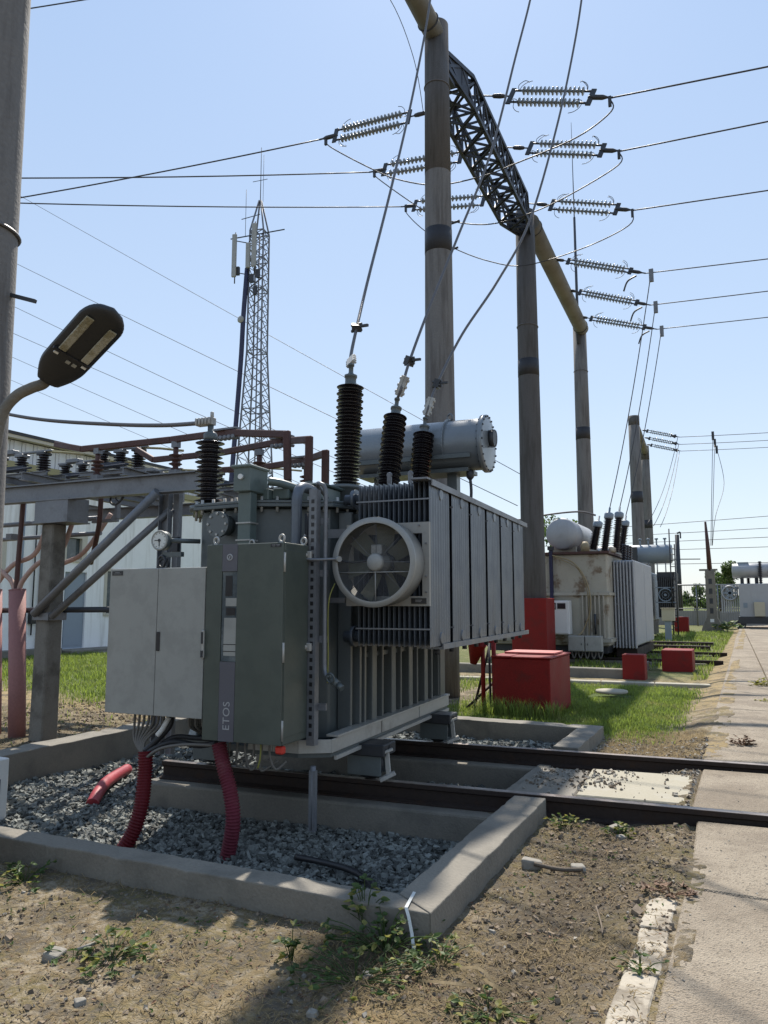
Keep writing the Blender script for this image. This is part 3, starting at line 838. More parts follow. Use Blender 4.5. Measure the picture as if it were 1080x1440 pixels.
MB().tube(catmull([(-.245, .5, 2.50), (-.245, .30, 2.53), (-.245, .16, 2.52), (-.245, .10, 2.44), (-.245, .095, 2.3), (-.245, .095, 2.0)], 6), .042, 16).build('oil_pipe', 'rad', TR)
MB().tube(catmull([(-.08, .3, 2.45), (-.06, .1, 2.52), (-.0, .03, 2.52), (.045, .03, 2.46), (.048, .03, 2.2), (.048, .03, 1.3), (.05, .03, 1.12), (.075, .01, 1.06), (.12, .0, 1.04)], 6), .0165, 10).build('drain_pipe', 'galv', TR)
vv = MB().cyl((.10, .0, 1.05), (.19, -.02, 1.0), .03, n=12).cyl((.12, -.05, 1.07), (.12, .05, 1.03), .016, n=8).torus((.14, -.05, 1.05), (.2, 1, .2), .035, .008, 14, 5).cyl((.19, -.02, 1.0), (.23, -.03, .975), .024, n=10)
vv.build('drain_valve', 'tank', TR)
# perforated channel ladder at the corner
ch = MB().bx(-.065, -.06, -.03, .03, .55, 2.47).bx(-.065, .0, .03, .036, .55, 2.47).bx(-.005, .0, -.03, .03, .55, 2.47)
for z in (.8, 1.3, 1.8, 2.2): ch.bx(-.064, .06, .036, .06, z, z + .05)
ch = ch.build('cable_channel', 'galv', TR)
sl = MB()
for k in range(30): sl.bx(-.0655, -.0648, -.012, .012, .62 + k * .06, .65 + k * .06)
for k in range(30): sl.bx(-.045, -.02, -.0312, -.0302, .62 + k * .06, .65 + k * .06)
sl.build('channel_slots', 'plate', ch)
MB().bx(-.064, -.001, -.029, -.024, .55, 2.47).build('channel_lip', 'galv', ch)
bc = MB()
for k in range(5): bc.tube(catmull([(-.11 - .014 * k, .10, 2.3), (-.108 - .014 * k, .09 + .01 * (k % 2), 1.4), (-.11 - .014 * k, .10, .62)], 4), .006, 6)
bc.build('cable_bundle', 'cable_black', TR)
MB().tube(catmull([(-.10, -.02, 2.12), (-.13, -.04, 2.0), (-.1, -.06, 1.94), (.0, -.05, 1.925), (.12, .02, 1.93), (.14, .04, 1.93)], 6), .011, 8).build('flexible_pipe', 'galv', TR)
MB().cyl((.125, .06, 1.93), (.17, .03, 1.93), .022, n=10).build('pipe_gland', 'fan', TR)
MB().tube(catmull([(.16, .06, 1.925), (.24, .045, 1.905), (.33, .06, 1.905), (.42, .1, 1.93)], 6), .007, 6).build('fan_cable', 'cable_black', TR)
MB().tube(catmull([(.10, .1, 1.75), (.075, .06, 1.65), (.06, .06, 1.5), (.065, .06, 1.2), (.06, .06, 1.0)], 5), .0045, 6).build('earth_wire', 'yellow', TR)
for (u, z) in ((-.05, 1.96), (-.045, 1.27)): MB().bx(u - .05, u + .02, -.06, -.03, z - .03, z + .03).cyl((u - .02, -.06, z), (u - .02, -.08, z), .018, n=10).build('bracket', 'skid', TR, bevel=.004)
MB().cyl((-.02, -.0, .0 + .40), (-.02, -.0, -.05), .022, n=8).bx(-.045, .005, -.02, .02, -.06, .37).build('prop', 'galv', TR)
# dial gauge left of the tank
gd = MB().cyl((-1.555, .12, 2.13), (-1.555, .06, 2.13), .083, n=36).cyl((-1.50, .1, 2.13), (-1.30, .28, 2.13), .02, n=8).bx(-1.56, -1.36, .10, .14, 1.99, 2.03).build('dial_gauge', 'tank', TR)
MB().cyl((-1.555, .059, 2.13), (-1.555, .053, 2.13), .071, n=36).build('dial_face', 'oil_glass', gd)
MB().torus((-1.555, .055, 2.13), (0, 1, 0), .078, .009, 40, 6).build('dial_bezel', 'cab', gd)
dn = MB().bx(-1.559, -1.551, .049, .052, 2.08, 2.13).cyl((-1.555, .0525, 2.13), (-1.555, .047, 2.13), .013, n=12).bx(-1.605, -1.555, .049, .052, 2.127, 2.133)
for k in range(11):
    w = R(-60 + k * 30)
    dn.beam((-1.555 + .055 * math.sin(w), .0515, 2.13 + .055 * math.cos(w)), (-1.555 + .066 * math.sin(w), .0515, 2.13 + .066 * math.cos(w)), .003, .002, (0, 1, 0))
dn.build('dial_needle', 'plate', gd)
MB().torus((-1.56, .1, 1.95), (.3, 1, 0), .05, .012, 20, 6).torus((-1.55, .11, 1.93), (-.3, 1, 0), .045, .01, 20, 6).build('coiled_cable', 'dark', gd)
MB().bx(-1.64, -1.56, .30, .34, 2.05, 2.18).build('gauge_bracket', 'dark', TR)

# dark green control cabinet
GC = MB().bx(-.725, -.062, -.385, -.03, .605, 2.035).build('control_cabinet', 'green', TR, bevel=.008, seg=2)
MB().bx(-.728, -.59, -.402, -.388, .608, 2.032).bx(-.455, -.066, -.402, -.388, .608, 2.032).build('cabinet_door', 'green', GC, bevel=.003)
MB().bx(-.5885, -.4565, -.401, -.388, .608, 1.172).bx(-.5885, -.4565, -.401, -.388, 1.832, 2.032).build('door_strip', 'strip', GC)
wnd = MB().bx(-.5875, -.4575, -.392, -.388, 1.175, 1.83).build('door_window', 'glass', GC)
wi = MB().bx(-.565, -.46, -.3945, -.3925, 1.215, 1.49).bx(-.555, -.46, -.3945, -.3925, 1.575, 1.635).build('window_instrument', 'cab', wnd)
MB().bx(-.548, -.47, -.3962, -.395, 1.51, 1.565).bx(-.56, -.5, -.3942, -.3927, 1.65, 1.80).bx(-.57, -.46, -.3962, -.395, 1.295, 1.30).bx(-.57, -.46, -.3962, -.395, 1.245, 1.25).build('instrument_screen', 'plate', wnd)
MB().torus((-.523, -.402, 1.935), (0, 1, 0), .021, .005, 28, 6).tube(catmull([(-.533, -.402, 1.925), (-.522, -.402, 1.93), (-.524, -.402, 1.94), (-.513, -.402, 1.945)], 5), .0045, 6).build('emblem', 'emblem', GC)
MB().bx(-.172, -.085, -.4055, -.4025, 2.0, 2.025).build('nameplate', 'plate', GC)
MB().bx(-.162, -.132, -.4068, -.4056, 2.014, 2.017).bx(-.125, -.095, -.4068, -.4056, 2.014, 2.017).bx(-.155, -.135, -.4068, -.4056, 2.006, 2.008).bx(-.12, -.098, -.4068, -.4056, 2.006, 2.008).build('plate_print', 'plate_mark', GC)
for (u, v) in ((-.675, -.36), (-.56, -.05), (-.105, -.36), (-.09, -.06)):
    MB().torus((u, v, 2.066), (.25, 1, 0), .025, .0085, 24, 8).cyl((u, v, 2.03), (u, v, 2.047), .018, n=12).build('lifting_eye', 'skid', GC)
h = MB().bx(-.742, -.722, -.425, -.402, 1.19, 1.40).build('door_handle', 'skid', GC, bevel=.006)
MB().bx(-.739, -.725, -.432, -.4255, 1.30, 1.385).bx(-.742, -.722, -.43, -.4255, 1.20, 1.25).build('handle_lever', 'dark', h)
for z in (.64, 1.18, 1.82): MB().cyl((-.058, -.395, z), (-.058, -.395, z + .14), .008, n=8).build('door_hinge', 'skid', GC)
MB().bx(-.0615, -.058, -.380, -.045, .66, 1.98).build('side_panel', 'green', GC, bevel=.002)
fo = bpy.data.curves.new('etos', 'FONT'); fo.body = 'ETOS'; fo.size = .082; fo.extrude = .0008; fo.space_character = 1.08
fob = bpy.data.objects.new('lettering', fo); col.objects.link(fob)
dg = bpy.context.evaluated_depsgraph_get(); dg.update()
tme = bpy.data.meshes.new_from_object(fob.evaluated_get(dg)); bpy.data.objects.remove(fob)
tme.materials.clear(); tme.materials.append(M['emblem'])
lt = link('lettering', tme, GC, (-.493, -.4025, .685)); lt.rotation_euler = (R(90), R(-90), 0)
cu = MB()
for k in range(6):
    u = -.62 + k * .07
    cu.tube(catmull([(u, -.2, .61), (u + .01, -.22, .5), (u + .05 * (k % 3 - 1), -.2, .38 + .02 * (k % 2)), (u + .1, -.14, .45)], 6), .009, 8)
cu.build('hanging_cable', 'cable', GC)
MB().cyl((-.11, -.36, .60), (-.11, -.36, .555), .02, n=10).bx(-.125, -.06, -.38, -.33, .545, .6).build('red_plug', 'bright_red', GC, bevel=.01)
MB().tube(catmull([(-.3, -.28, .6), (-.29, -.3, .5), (-.31, -.3, .42)], 4), .006, 6).build('earth_wire', 'yellow', GC)

# light grey cabinet
LC = MB().bx(-1.652, -.735, -.385, -.05, .75, 1.868).build('marshalling_cabinet', 'cab', TR, bevel=.006, seg=2)
MB().bx(-1.652, -1.180, -.400, -.387, .752, 1.866).build('cabinet_door', 'cab', LC, bevel=.003)
MB().bx(-1.176, -.737, -.400, -.387, .752, 1.866).build('cabinet_door', 'cab', LC, bevel=.003)
MB().bx(-1.172, -1.138, -.406, -.4005, 1.235, 1.38).build('door_handle', 'plate', LC, bevel=.004)
MB().bx(-1.632, -1.525, -.4035, -.4005, 1.815, 1.85).build('nameplate', 'plate', LC)
MB().bx(-1.60, -1.555, -.4048, -.4036, 1.836, 1.839).bx(-1.615, -1.54, -.4048, -.4036, 1.826, 1.828).build('plate_print', 'plate_mark', LC)
cu = MB()
for k in range(7):
    u = -1.52 + k * .045
    cu.tube(catmull([(u, -.2, .76), (u + .005, -.21, .66), (u * .35 - .93, -.26, .52), (-1.30, -.30, .40)], 6), .010, 8)
for k in range(14):
    u = -1.02 + k * .021
    cu.tube(catmull([(u, -.1 - .05 * (k % 3), .76), (u + .002, -.12 - .05 * (k % 3), .66), (u + .03, -.06, .58)], 5), .010, 7)
cu.build('hanging_cable', 'cable', LC)
wb = MB().tube(catmull([(-1.18, -.2, .75), (-1.17, -.21, .66), (-1.24, -.25, .56), (-1.33, -.3, .46)], 6), .026, 10).tube(catmull([(-.74, -.2, .55), (-.9, -.2, .52), (-1.1, -.25, .54), (-1.27, -.3, .47), (-1.31, -.33, .38)], 6), .022, 10).tube(catmull([(-.7, -.15, .57), (-.95, -.16, .565), (-1.15, -.2, .56), (-1.29, -.28, .44)], 6), .02, 10)
wb.build('wrapped_cable', 'cable_black', LC)
MB().tube(catmull([(-1.16, -.235, .72), (-1.19, -.265, .64), (-1.23, -.28, .585)], 5), .02, 8).build('cable_wrap', 'white', LC)
MB().tube(catmull([(-1.30, -.36, .40), (-1.15, -.36, .50), (-.95, -.34, .545), (-.75, -.3, .55), (-.64, -.28, .545)], 6), .012, 8).build('loose_cable', 'cable', LC)

# corrugated hoses
def hose(name_label, pts, r, m, pitch=.021):
    P = catmull(pts, 14)
    # resample
    out = [P[0]]; acc = 0
    step = pitch / 3
    for a, c in zip(P, P[1:]):
        L_ = (c - a).length; t = step - acc
        while t <= L_:
            out.append(a.lerp(c, t / L_)); t += step
        acc = L_ - (t - step)
    rs = [r if i % 3 == 0 else (r * .97 if i % 3 == 1 else r * .80) for i in range(len(out))]
    t = MB().tube(out, rs, 20).build('corrugated_hose', m)
    return tag(t, name_label, 'hose')
hose('upright dark red corrugated hose under the light grey cabinet', [(-4.22, 4.44, .47), (-4.20, 4.42, .3), (-4.17, 4.36, .08), (-4.19, 4.30, -.1), (-4.25, 4.24, -.24)], .058, 'hose')
hose('slanting dark red corrugated hose under the green cabinet in shade', [(-3.60, 4.54, .56), (-3.54, 4.52, .42), (-3.45, 4.50, .22), (-3.41, 4.48, .02), (-3.45, 4.46, -.26)], .056, 'hose_dusty')
t = MB().tube(catmull([(-5.95, 6.0, -.13), (-5.75, 5.6, -.12), (-5.60, 5.36, -.115), (-5.49, 5.18, -.15), (-5.42, 5.06, -.20)], 8), .055, 16).build('corrugated_hose', 'hose_pink')
tag(t, 'bright pink red hose lying half buried on the sunlit gravel', 'hose')
t = MB().tube(catmull([(-2.95, 4.6, -.165), (-2.7, 4.55, -.15), (-2.45, 4.5, -.15), (-2.25, 4.38, -.16), (-2.15, 4.2, -.19)], 6), .022, 8).build('ground_cable', 'cable_black')
tag(t, 'black cable lying on the shaded gravel below the steel prop', 'cable')

# ------------------------------------------------------------------ poles and gantry
def concrete_pole(label, x, y, h, r0, r1, bands=(), dark_from=None, m='pole', cap=True, ring=None, group=None):
    t = thing('concrete_pole', label, 'pole', (x, y, 0), 0, group)
    zs = [0, h * .25, h * .5, h * .75, h]
    rr = lambda z: r0 + (r1 - r0) * z / h
    MB().tube([(0, 0, z) for z in zs], [rr(z) for z in zs], 28).build('pole_shaft', m, t)
    for (a, b_) in bands:
        MB().lathe([(rr(a) - .01, a), (rr(a) + .004, a + .002), (rr(b_) + .004, b_ - .002), (rr(b_) - .01, b_)], (0, 0, 0), (0, 0, 1), 28).build('painted_band', 'black', t)
    if dark_from:
        a, b_ = dark_from, h + .01
        MB().lathe([(rr(a) - .01, a), (rr(a) + .003, a + .002), (rr(b_) + .003, b_), (0, b_)], (0, 0, 0), (0, 0, 1), 28).build('weathered_top', 'pole_dark', t)
    if ring:
        MB().torus((0, 0, ring), (.03, .05, 1), rr(ring) + .008, .012, 32, 6).build('wire_ring', 'wire_light', t)
    return t
P1, P2, P3, P4, P5 = (-4.85, 12.15), (-5.02, 19.0), (-5.25, 27.4), (-5.55, 44.3), (-5.95, 52.6)
G = 'gantry poles in the row behind the transformer'
concrete_pole('tall pale concrete pole right behind the transformer, with one black band', *P1, 12.65, .30, .225, ((8.02, 8.48),), 9.6, 'pole', True, 11.35, G)
concrete_pole('darker concrete pole rising from the red pedestal', *P2, 12.3, .32, .255, ((7.62, 8.08),), None, 'pole_dark', True, 9.0, G)
concrete_pole('concrete pole behind the cream tank, holding the lower end of the round beam', *P3, 12.05, .30, .24, ((7.6, 8.05),), None, 'pole', True, 10.2, G)
concrete_pole('wider of the two far concrete poles, its black band higher in the picture', *P4, 12.4, .37, .31, ((7.3, 7.95),), 11.85, 'pole', True, None, G)
concrete_pole('slimmer farthest concrete pole with a short round beam on its top', *P5, 12.25, .34, .27, ((6.6, 7.15),), 11.3, 'pole', True, None, G)

def round_beam(label, a, b_, r):
    t = thing('round_beam', label, 'beam', group='round concrete beams of the gantry')
    MB().tube([a, V(a).lerp(V(b_), .5), b_], r, 24).build('beam_shaft', 'beam_concrete', t)
    for k in (a, b_):
        d = (V(b_) - V(a)).normalized() * (.3 if k == a else -.3)
        MB().torus(V(k) + d, d, r + .008, .014, 28, 6).build('clamp_band', 'dark', t)
    return t
round_beam('round concrete beam reaching over the viewer from the nearest tall pole', (-4.75, 3.5, 12.75), (-4.85, 12.02, 12.42), .19)
round_beam('yellowish round concrete beam sloping between the dark pole and the third pole', (-4.90, 19.1, 12.02), (-5.14, 27.25, 11.80), .25)
round_beam('short round concrete beam between the two far poles', (-5.55, 44.5, 12.0), (-5.93, 52.45, 11.85), .24)

# lattice beam between pole 1 and pole 2
LBm = thing('lattice_beam', 'dark steel lattice beam between the two tall near poles', 'beam')
A0, B0 = V((-4.85, 12.25, 12.0)), V((-5.02, 18.9, 11.75))
AX = (B0 - A0).normalized()
SX = AX.cross(V((0, 0, 1))).normalized()
hw = .34
def lat(t, sx, sz):
    """point on a chord; both ends draw together"""
    e = min(1, min(t, 1 - t) / .16)
    k = .42 + .58 * e
    return A0.lerp(B0, t) + SX * sx * hw * k + V((0, 0, sz * hw * k))
NB = 11
ts = [i / NB for i in range(NB + 1)]
def strut(p, q, w, name):
    m = MB().beam(p, q, w, .012); 
    a = (q - p).normalized().cross(V((.3, .2, 1))).normalized() * w * .45
    m.beam(p + a, q + a, .012, w)
    return m.build(name, 'galv_dark', LBm)
for sx in (-1, 1):
    for sz in (-1, 1):
        for k0, k1 in ((0, .16), (.16, .5), (.5, .84), (.84, 1)):
            strut(lat(k0, sx, sz), lat(k1, sx, sz), .09, 'chord')
for i in range(NB):
    for (a, b_) in (((-1, -1), (1, -1)), ((-1, 1), (1, 1)), ((-1, -1), (-1, 1)), ((1, -1), (1, 1))):
        s, e = (a, b_) if i % 2 == 0 else (b_, a)
        strut(lat(ts[i], *s), lat(ts[i + 1], *e), .055, 'brace')
        strut(lat(ts[i], *e), lat(ts[i + 1], *s), .045, 'brace')
        if 0 < i: strut(lat(ts[i], *a), lat(ts[i], *b_), .045, 'brace')
for (t0, t1) in ((.0, .13), (.9, 1.0)):
    for sx in (-1, 1):
        m = MB().add([lat(t0, sx, -1), lat(t1, sx, -1), lat(t1, sx, 1), lat(t0, sx, 1)] + [p + SX * .012 * sx for p in (lat(t0, sx, -1), lat(t1, sx, -1), lat(t1, sx, 1), lat(t0, sx, 1))],
                     [(0, 1, 2, 3), (7, 6, 5, 4), (0, 4, 5, 1), (1, 5, 6, 2), (2, 6, 7, 3), (3, 7, 4, 0)])
        m.build('gusset_plate', 'galv_dark', LBm)
MB().bx(-4.85 - .2, -4.85 + .2, 12.2, 12.6, 11.62, 11.70).build('seat_bracket', 'galv_dark', LBm)

# insulator strings
def disc_profile(n, pitch, r):
    p = [(0, 0), (.018, 0)]
    for i in range(n):
        z = i * pitch
        p += [(.022, z + pitch * .1), (.035, z + pitch * .2), (.04, z + pitch * .45), (r, z + pitch * .62), (r, z + pitch * .70), (.03, z + pitch * .74), (.018, z + pitch * .85)]
    return p + [(.018, n * pitch), (0, n * pitch)]
DM = {}
def disc_mesh(n, pitch, r, seg=14):
    k = (n, round(pitch, 4), r)
    if k not in DM:
        me = MB().lathe(disc_profile(n, pitch, r), n=seg).mesh('disc_stack'); me.materials.append(M['insul']); DM[k] = me
    return DM[k]
def insulator_string(label, a, b_, L0, L1, gap=.34, r=.085, n=16, group=None, horns=True, lead=True, wire='wire'):
    """double tension string on the line a (gantry) -> b (conductor); discs from L0 to L1 metres."""
    a, b_ = V(a), V(b_)
    d = (b_ - a).normalized()
    up = V((0, .25, 1)); sd = (up - d * up.dot(d)).normalized()
    t = thing('insulator_string', label, 'insulator', group=group)
    pitch = (L1 - L0) / n
    LL = (b_ - a).length
    ya, yb = a + d * (L0 - .18), a + d * (L1 + .18)
    if lead:
        m = MB().cyl(a, ya, .016, n=6).lathe([(.012, 0), (.045, .05), (.05, .2), (.04, .28), (.012, .32)], a + d * max(.02, L0 - .62), d, 10)
        m.build('link_rod', 'wire', t)
    for y in (ya, yb):
        MB().beam(y - sd * (gap / 2 + .06), y + sd * (gap / 2 + .06), .035, .11, d).build('yoke_plate', 'dark', t, bevel=.01)
    for s in (-1, 1):
        o = link('disc_stack', disc_mesh(n, pitch, r), t, a + d * L0 + sd * s * gap / 2)
        o.rotation_mode = 'QUATERNION'; o.rotation_quaternion = d.to_track_quat('Z', 'Y')
        for (p, q) in ((ya, a + d * L0), (a + d * L1, yb)):
            MB().cyl(p + sd * s * gap / 2, q + sd * s * gap / 2, .022, n=6).build('end_fitting', 'dark', t)
        if horns:
            for base, k in ((a + d * (L0 - .05), 1), (a + d * (L1 + .05), -1)):
                c = base + sd * s * gap / 2
                e = d.cross(sd)
                pts = [c, c + sd * s * .12 + d * k * .02, c + sd * s * .22 + d * k * .10, c + sd * s * .26 + d * k * .2]
                pts2 = [c, c + e * .10 + sd * s * .03, c + e * .15 + sd * s * .1 + d * k * .12, c + e * .06 + sd * s * .16 + d * k * .18]
                MB().tube(catmull(pts, 4), .007, 5).build('arcing_horn', 'dark', t)
                MB().tube(catmull(pts2, 4), .007, 5).build('arcing_horn', 'dark', t)
    m = MB().cyl(yb, b_, .02, n=6).lathe([(.02, 0), (.05, .06), (.05, .3), (.02, .4)], b_ - d * .5, d, 10)
    m.build('dead_end_clamp', 'dark', t)
    return t
def wire(label, pts, r, m='wire', cat='cable', name='overhead_wire', group=None, n=6):
    return tag(MB().tube(pts, r, n).build(name, m), label, cat, group)

GS = 'tension insulator strings of the near gantry'
SPEC = [('nearest', 14.0, (-4.45, 14.0, 12.2), (-1.9, 14.0, 11.43), (-5.35, 14.0, 12.35), (-8.78, 14.0, 12.2)),
        ('middle', 16.0, (-4.6, 16.0, 12.25), (-2.02, 16.0, 11.5), (-5.4, 16.0, 12.2), (-8.4, 16.0, 12.55)),
        ('farthest', 18.4, (-4.74, 18.4, 12.1), (-2.08, 18.4, 11.36), (-5.4, 18.4, 12.4), (-8.6, 18.4, 12.9))]
ENDL = [(-26, 8.2, 11.0), (-26, 6.5, 11.9), (-26, 6.8, 11.9)]
CLR, CLL = [], []
lab_r = ['double insulator string on the right side of the lattice beam, uppermost', 'double insulator string on the right of the lattice beam, middle one', 'double insulator string on the right of the lattice beam beside the dark pole top']
lab_l = ['double insulator string left of the nearest tall pole, uppermost and fully visible', 'double insulator string half hidden behind the nearest tall pole, middle one', 'double insulator string crossing behind the nearest tall pole, lowest one']
R0 = [(-4.82, 14.0, 12.42), (-4.85, 16.0, 12.42), (-4.92, 18.4, 12.24)]
RE = [(-1.89, 14.0, 11.43), (-2.02, 16.0, 11.51), (-2.08, 18.4, 11.34)]
RF_ = [(12, 14.6, 10.6), (12, 16.5, 11.1), (12, 18.9, 10.6)]
L0_ = [(-5.05, 14.0, 12.30), (-5.1, 16.0, 12.36), (-5.15, 18.4, 12.45)]
LE = [(-8.6, 14.0, 12.52), (-8.3, 16.0, 12.72), (-8.5, 18.4, 13.03)]
LF = [(-24.0, 8.3, 10.7), (-24.0, 4.8, 10.9), (-24.0, 6.0, 11.2)]
wr = ['conductor running off to the right from the uppermost right string', 'conductor running off to the right from the middle string of the lattice beam', 'conductor running off to the right beside the dark pole top']
wl_ = ['conductor on the left that rises steepest towards the nearest tall pole', 'upper of the two gently falling conductors on the left', 'lower of the two gently falling conductors on the left']
wj = ['slack jumper loop under the lattice beam, nearest the viewer', 'slack jumper loop under the lattice beam, middle one', 'slack jumper loop under the lattice beam, next to the dark pole']
JP = [[(-1.95, 14, 11.42), (-1.93, 14.0, 11.15), (-2.62, 14.0, 10.8), (-3.83, 14.0, 10.6), (-4.56, 14.0, 10.51), (-5.6, 14.0, 10.58), (-6.54, 14.0, 10.96), (-7.25, 14.0, 11.43), (-8.3, 14.0, 12.25), (-8.42, 14, 12.49)],
      [(-2.08, 16, 11.5), (-2.1, 16, 11.2), (-3.2, 16, 10.77), (-4.1, 16, 10.56), (-5.05, 16, 10.52), (-5.95, 16, 10.79), (-6.7, 16, 11.23), (-8.05, 16, 12.48), (-8.15, 16, 12.70)],
      [(-2.13, 18.4, 11.33), (-2.23, 18.4, 10.97), (-3.38, 18.4, 10.62), (-4.88, 18.4, 10.48), (-5.86, 18.4, 10.8), (-6.88, 18.4, 11.4), (-7.74, 18.4, 12.1), (-8.3, 18.4, 12.75), (-8.35, 18.4, 13.0)]]
for k in range(3):
    n = (15, 14, 13)[k]
    dR = (V(RE[k]) - V(R0[k])).length; dL = (V(LE[k]) - V(L0_[k])).length
    insulator_string(lab_r[k], R0[k], RE[k], dR - 1.97, dR - .62, (.30, .28, .26)[k], .085, n, GS)
    insulator_string(lab_l[k], L0_[k], LE[k], dL - 2.35 if k else dL - 2.15, dL - .62, .30, .085, n + 2, GS)
    wire(wr[k], sagline(RE[k], RF_[k], .05, 12), .016)
    wire(wl_[k], sagline(LE[k], LF[k], .2, 16), .016)
    j = tag(MB().tube(catmull(JP[k], 6), .014, 6).build('jumper_loop', 'wire'), wj[k], 'cable')
    m = MB()
    for p in (JP[k][0], JP[k][-1]):
        m.beam(V(p) + V((0, 0, .05)), V(p) - V((0, 0, .16)), .06, .05)
    m.cyl(V(JP[k][5]) + V((-.1, 0, -.02)), V(JP[k][5]) + V((.12, 0, 0)), .03, n=8)
    m.build('jumper_clamp', 'dark', j)
# strings of the round beam
E0 = [(-5.10, 21.5, 12.10), (-5.16, 23.8, 12.03), (-5.22, 26.2, 11.96)]
EE = [(-2.2, 21.5, 11.0), (-2.33, 23.8, 10.93), (-2.39, 26.2, 10.97)]
EF = [(12, 22.2, 10.4), (12, 24.5, 10.6), (12, 27, 10.7)]
dropb = [(-3.9, 33.0, 5.2), (-3.75, 34.0, 5.3), (-3.6, 35.0, 5.2)]
for k in range(3):
    w = ('upper', 'middle', 'lower')[k]
    dE = (V(EE[k]) - V(E0[k])).length
    insulator_string(w + ' insulator string hanging off the yellowish round beam', E0[k], EE[k], dE - 2.15, dE - .62, .12, .085, 15, 'insulator strings of the round beam')
    wire(w + ' of the three level conductors at the right from the round beam', sagline(EE[k], EF[k], .05, 12), .015)
    # dropper down to the cream transformer
    tops = V(EE[k]) + V((.15, 0, 0))
    ends = [V((-3.60, 22.51, 4.41)), V((-3.43, 23.31, 4.51)), V((-3.42, 24.41, 4.36))][k]
    d = wire(('left', 'middle', 'right')[k] + ' dropper cable falling to the bushings of the cream transformer', sagline(tops, ends, .35, 16), .014, name='dropper_cable')
    MB().beam(tops + V((0, 0, .09)), tops - V((0, 0, .28)), .12, .09).build('tee_clamp', 'galv', d)
    MB().tube(catmull([V(EE[k]) - V((.25, 0, .02)), V(EE[k]) - V((.5, 0, .14)), V(EE[k]) - V((.62, 0, .42))], 5), .025, 6).build('spare_tail', 'dark', d)
# far pair of poles
for k in range(3):
    a = V((-5.35 - .13 * k, 46.3 + 2.2 * k, 12.0)); b_ = a + V((2.1, 0, -.65))
    w = ('upper', 'middle', 'lower')[k]
    insulator_string(w + ' insulator string on the short beam between the far poles', a, b_, .5, 1.75, .12, .08, 12, 'insulator strings of the far beam', horns=False)
    wire(w + ' thin conductor leading right from the far beam', sagline(b_, (14, a.y, 11.0), .15, 10), .017)
    e = V((-4.6 + .25 * k, 40.0 + k * .8, 5.6))
    d = tag(MB().tube(sagline(b_ + V((-.1, 0, 0)), e, .6, 14), .016, 5).build('dropper_cable', 'wire'), w + ' dropper curving down from the far beam to the blue grey transformer', 'cable')
    p = V((-1.45 + .02 * k, a.y, 11.35)); s = V((-1.78, 44.0, 4.7))
    d = tag(MB().tube(sagline(p, s + V((.06 * k, 0, 0)), -.0, 8) if k < 2 else catmull([p, p + V((.35, -1.5, -2.5)), s + V((.30, .3, 1.6)), s + V((.08, 0, 0))], 6), .016, 5).build('dropper_cable', 'wire'),
            ('left', 'middle', 'right')[k] + ' of three droppers falling to the lattice post beside the road', 'cable')
    MB().beam(p + V((0, 0, .15)), p - V((0, 0, .35)), .14, .1).build('tee_clamp', 'dark', d)
# lightning rod on pole 3
lr = thing('lightning_rod', 'thin lightning rod standing on the third gantry pole', 'rod', (-5.25, 27.12, 11.2))
MB().cyl((0, 0, 0), (0, 0, 5.0), .055, .045, n=10).build('rod_base', 'galv_dark', lr)
MB().cyl((0, 0, 5.0), (0, 0, 8.9), .022, .008, n=8).build('rod_tip', 'galv_dark', lr)
# top left earth wire with turnbuckle
w = wire('thin wire at the top left reaching the near round beam', sagline((-4.75, 10.2, 12.62), (-24, 8.0, 15.8), .1, 14), .013)
MB().cyl((-4.85, 10.2, 12.63), (-5.6, 10.1, 12.74), .03, n=8).torus((-5.75, 10.08, 12.76), (0, 1, 0), .07, .02, 14, 6).build('turnbuckle', 'dark', w)
wire('thin slack wire from the turnbuckle down the nearest pole', catmull([(-5.6, 10.1, 12.7), (-5.2, 10.8, 12.3), (-5.05, 11.5, 11.6), (-5.06, 11.98, 10.8)], 6), .007)

# jumpers rising from the transformer bushings
JT = [[(-3.32, 5.88, 3.86), (-3.36, 6.10, 3.99), (-3.46, 6.40, 4.39), (-3.62, 6.97, 5.2), (-3.77, 7.79, 6.586), (-3.87, 8.637, 8.296), (-3.93, 9.363, 10.042), (-3.965, 9.70, 10.95), (-3.99, 9.95, 11.65)],
      [(-3.185, 6.85, 3.76), (-3.202, 6.953, 3.90), (-3.235, 7.212, 4.247), (-3.21, 7.674, 4.968), (-3.076, 8.398, 6.241), (-2.862, 9.124, 7.713), (-2.689, 9.878, 9.625), (-2.56, 10.32, 10.85), (-2.505, 10.53, 11.6)],
      [(-3.262, 7.76, 3.74), (-3.28, 7.888, 3.93), (-3.25, 8.06, 4.22), (-3.081, 8.496, 4.962), (-2.755, 8.988, 5.801), (-2.439, 9.491, 6.812), (-2.151, 10.157, 8.613), (-1.947, 10.667, 10.288), (-1.83, 11.0, 11.6)]]
jl = ['thick conductor from the left bushing, in front of the nearest tall pole at the top', 'thick conductor from the middle bushing, crossing the nearest tall pole', 'thick conductor from the right bushing, crossing in front of the dark pole top']
THW = Matrix.Translation((-2.95, 4.85, 0)) @ Matrix.Rotation(R(3.5), 4, 'Z')
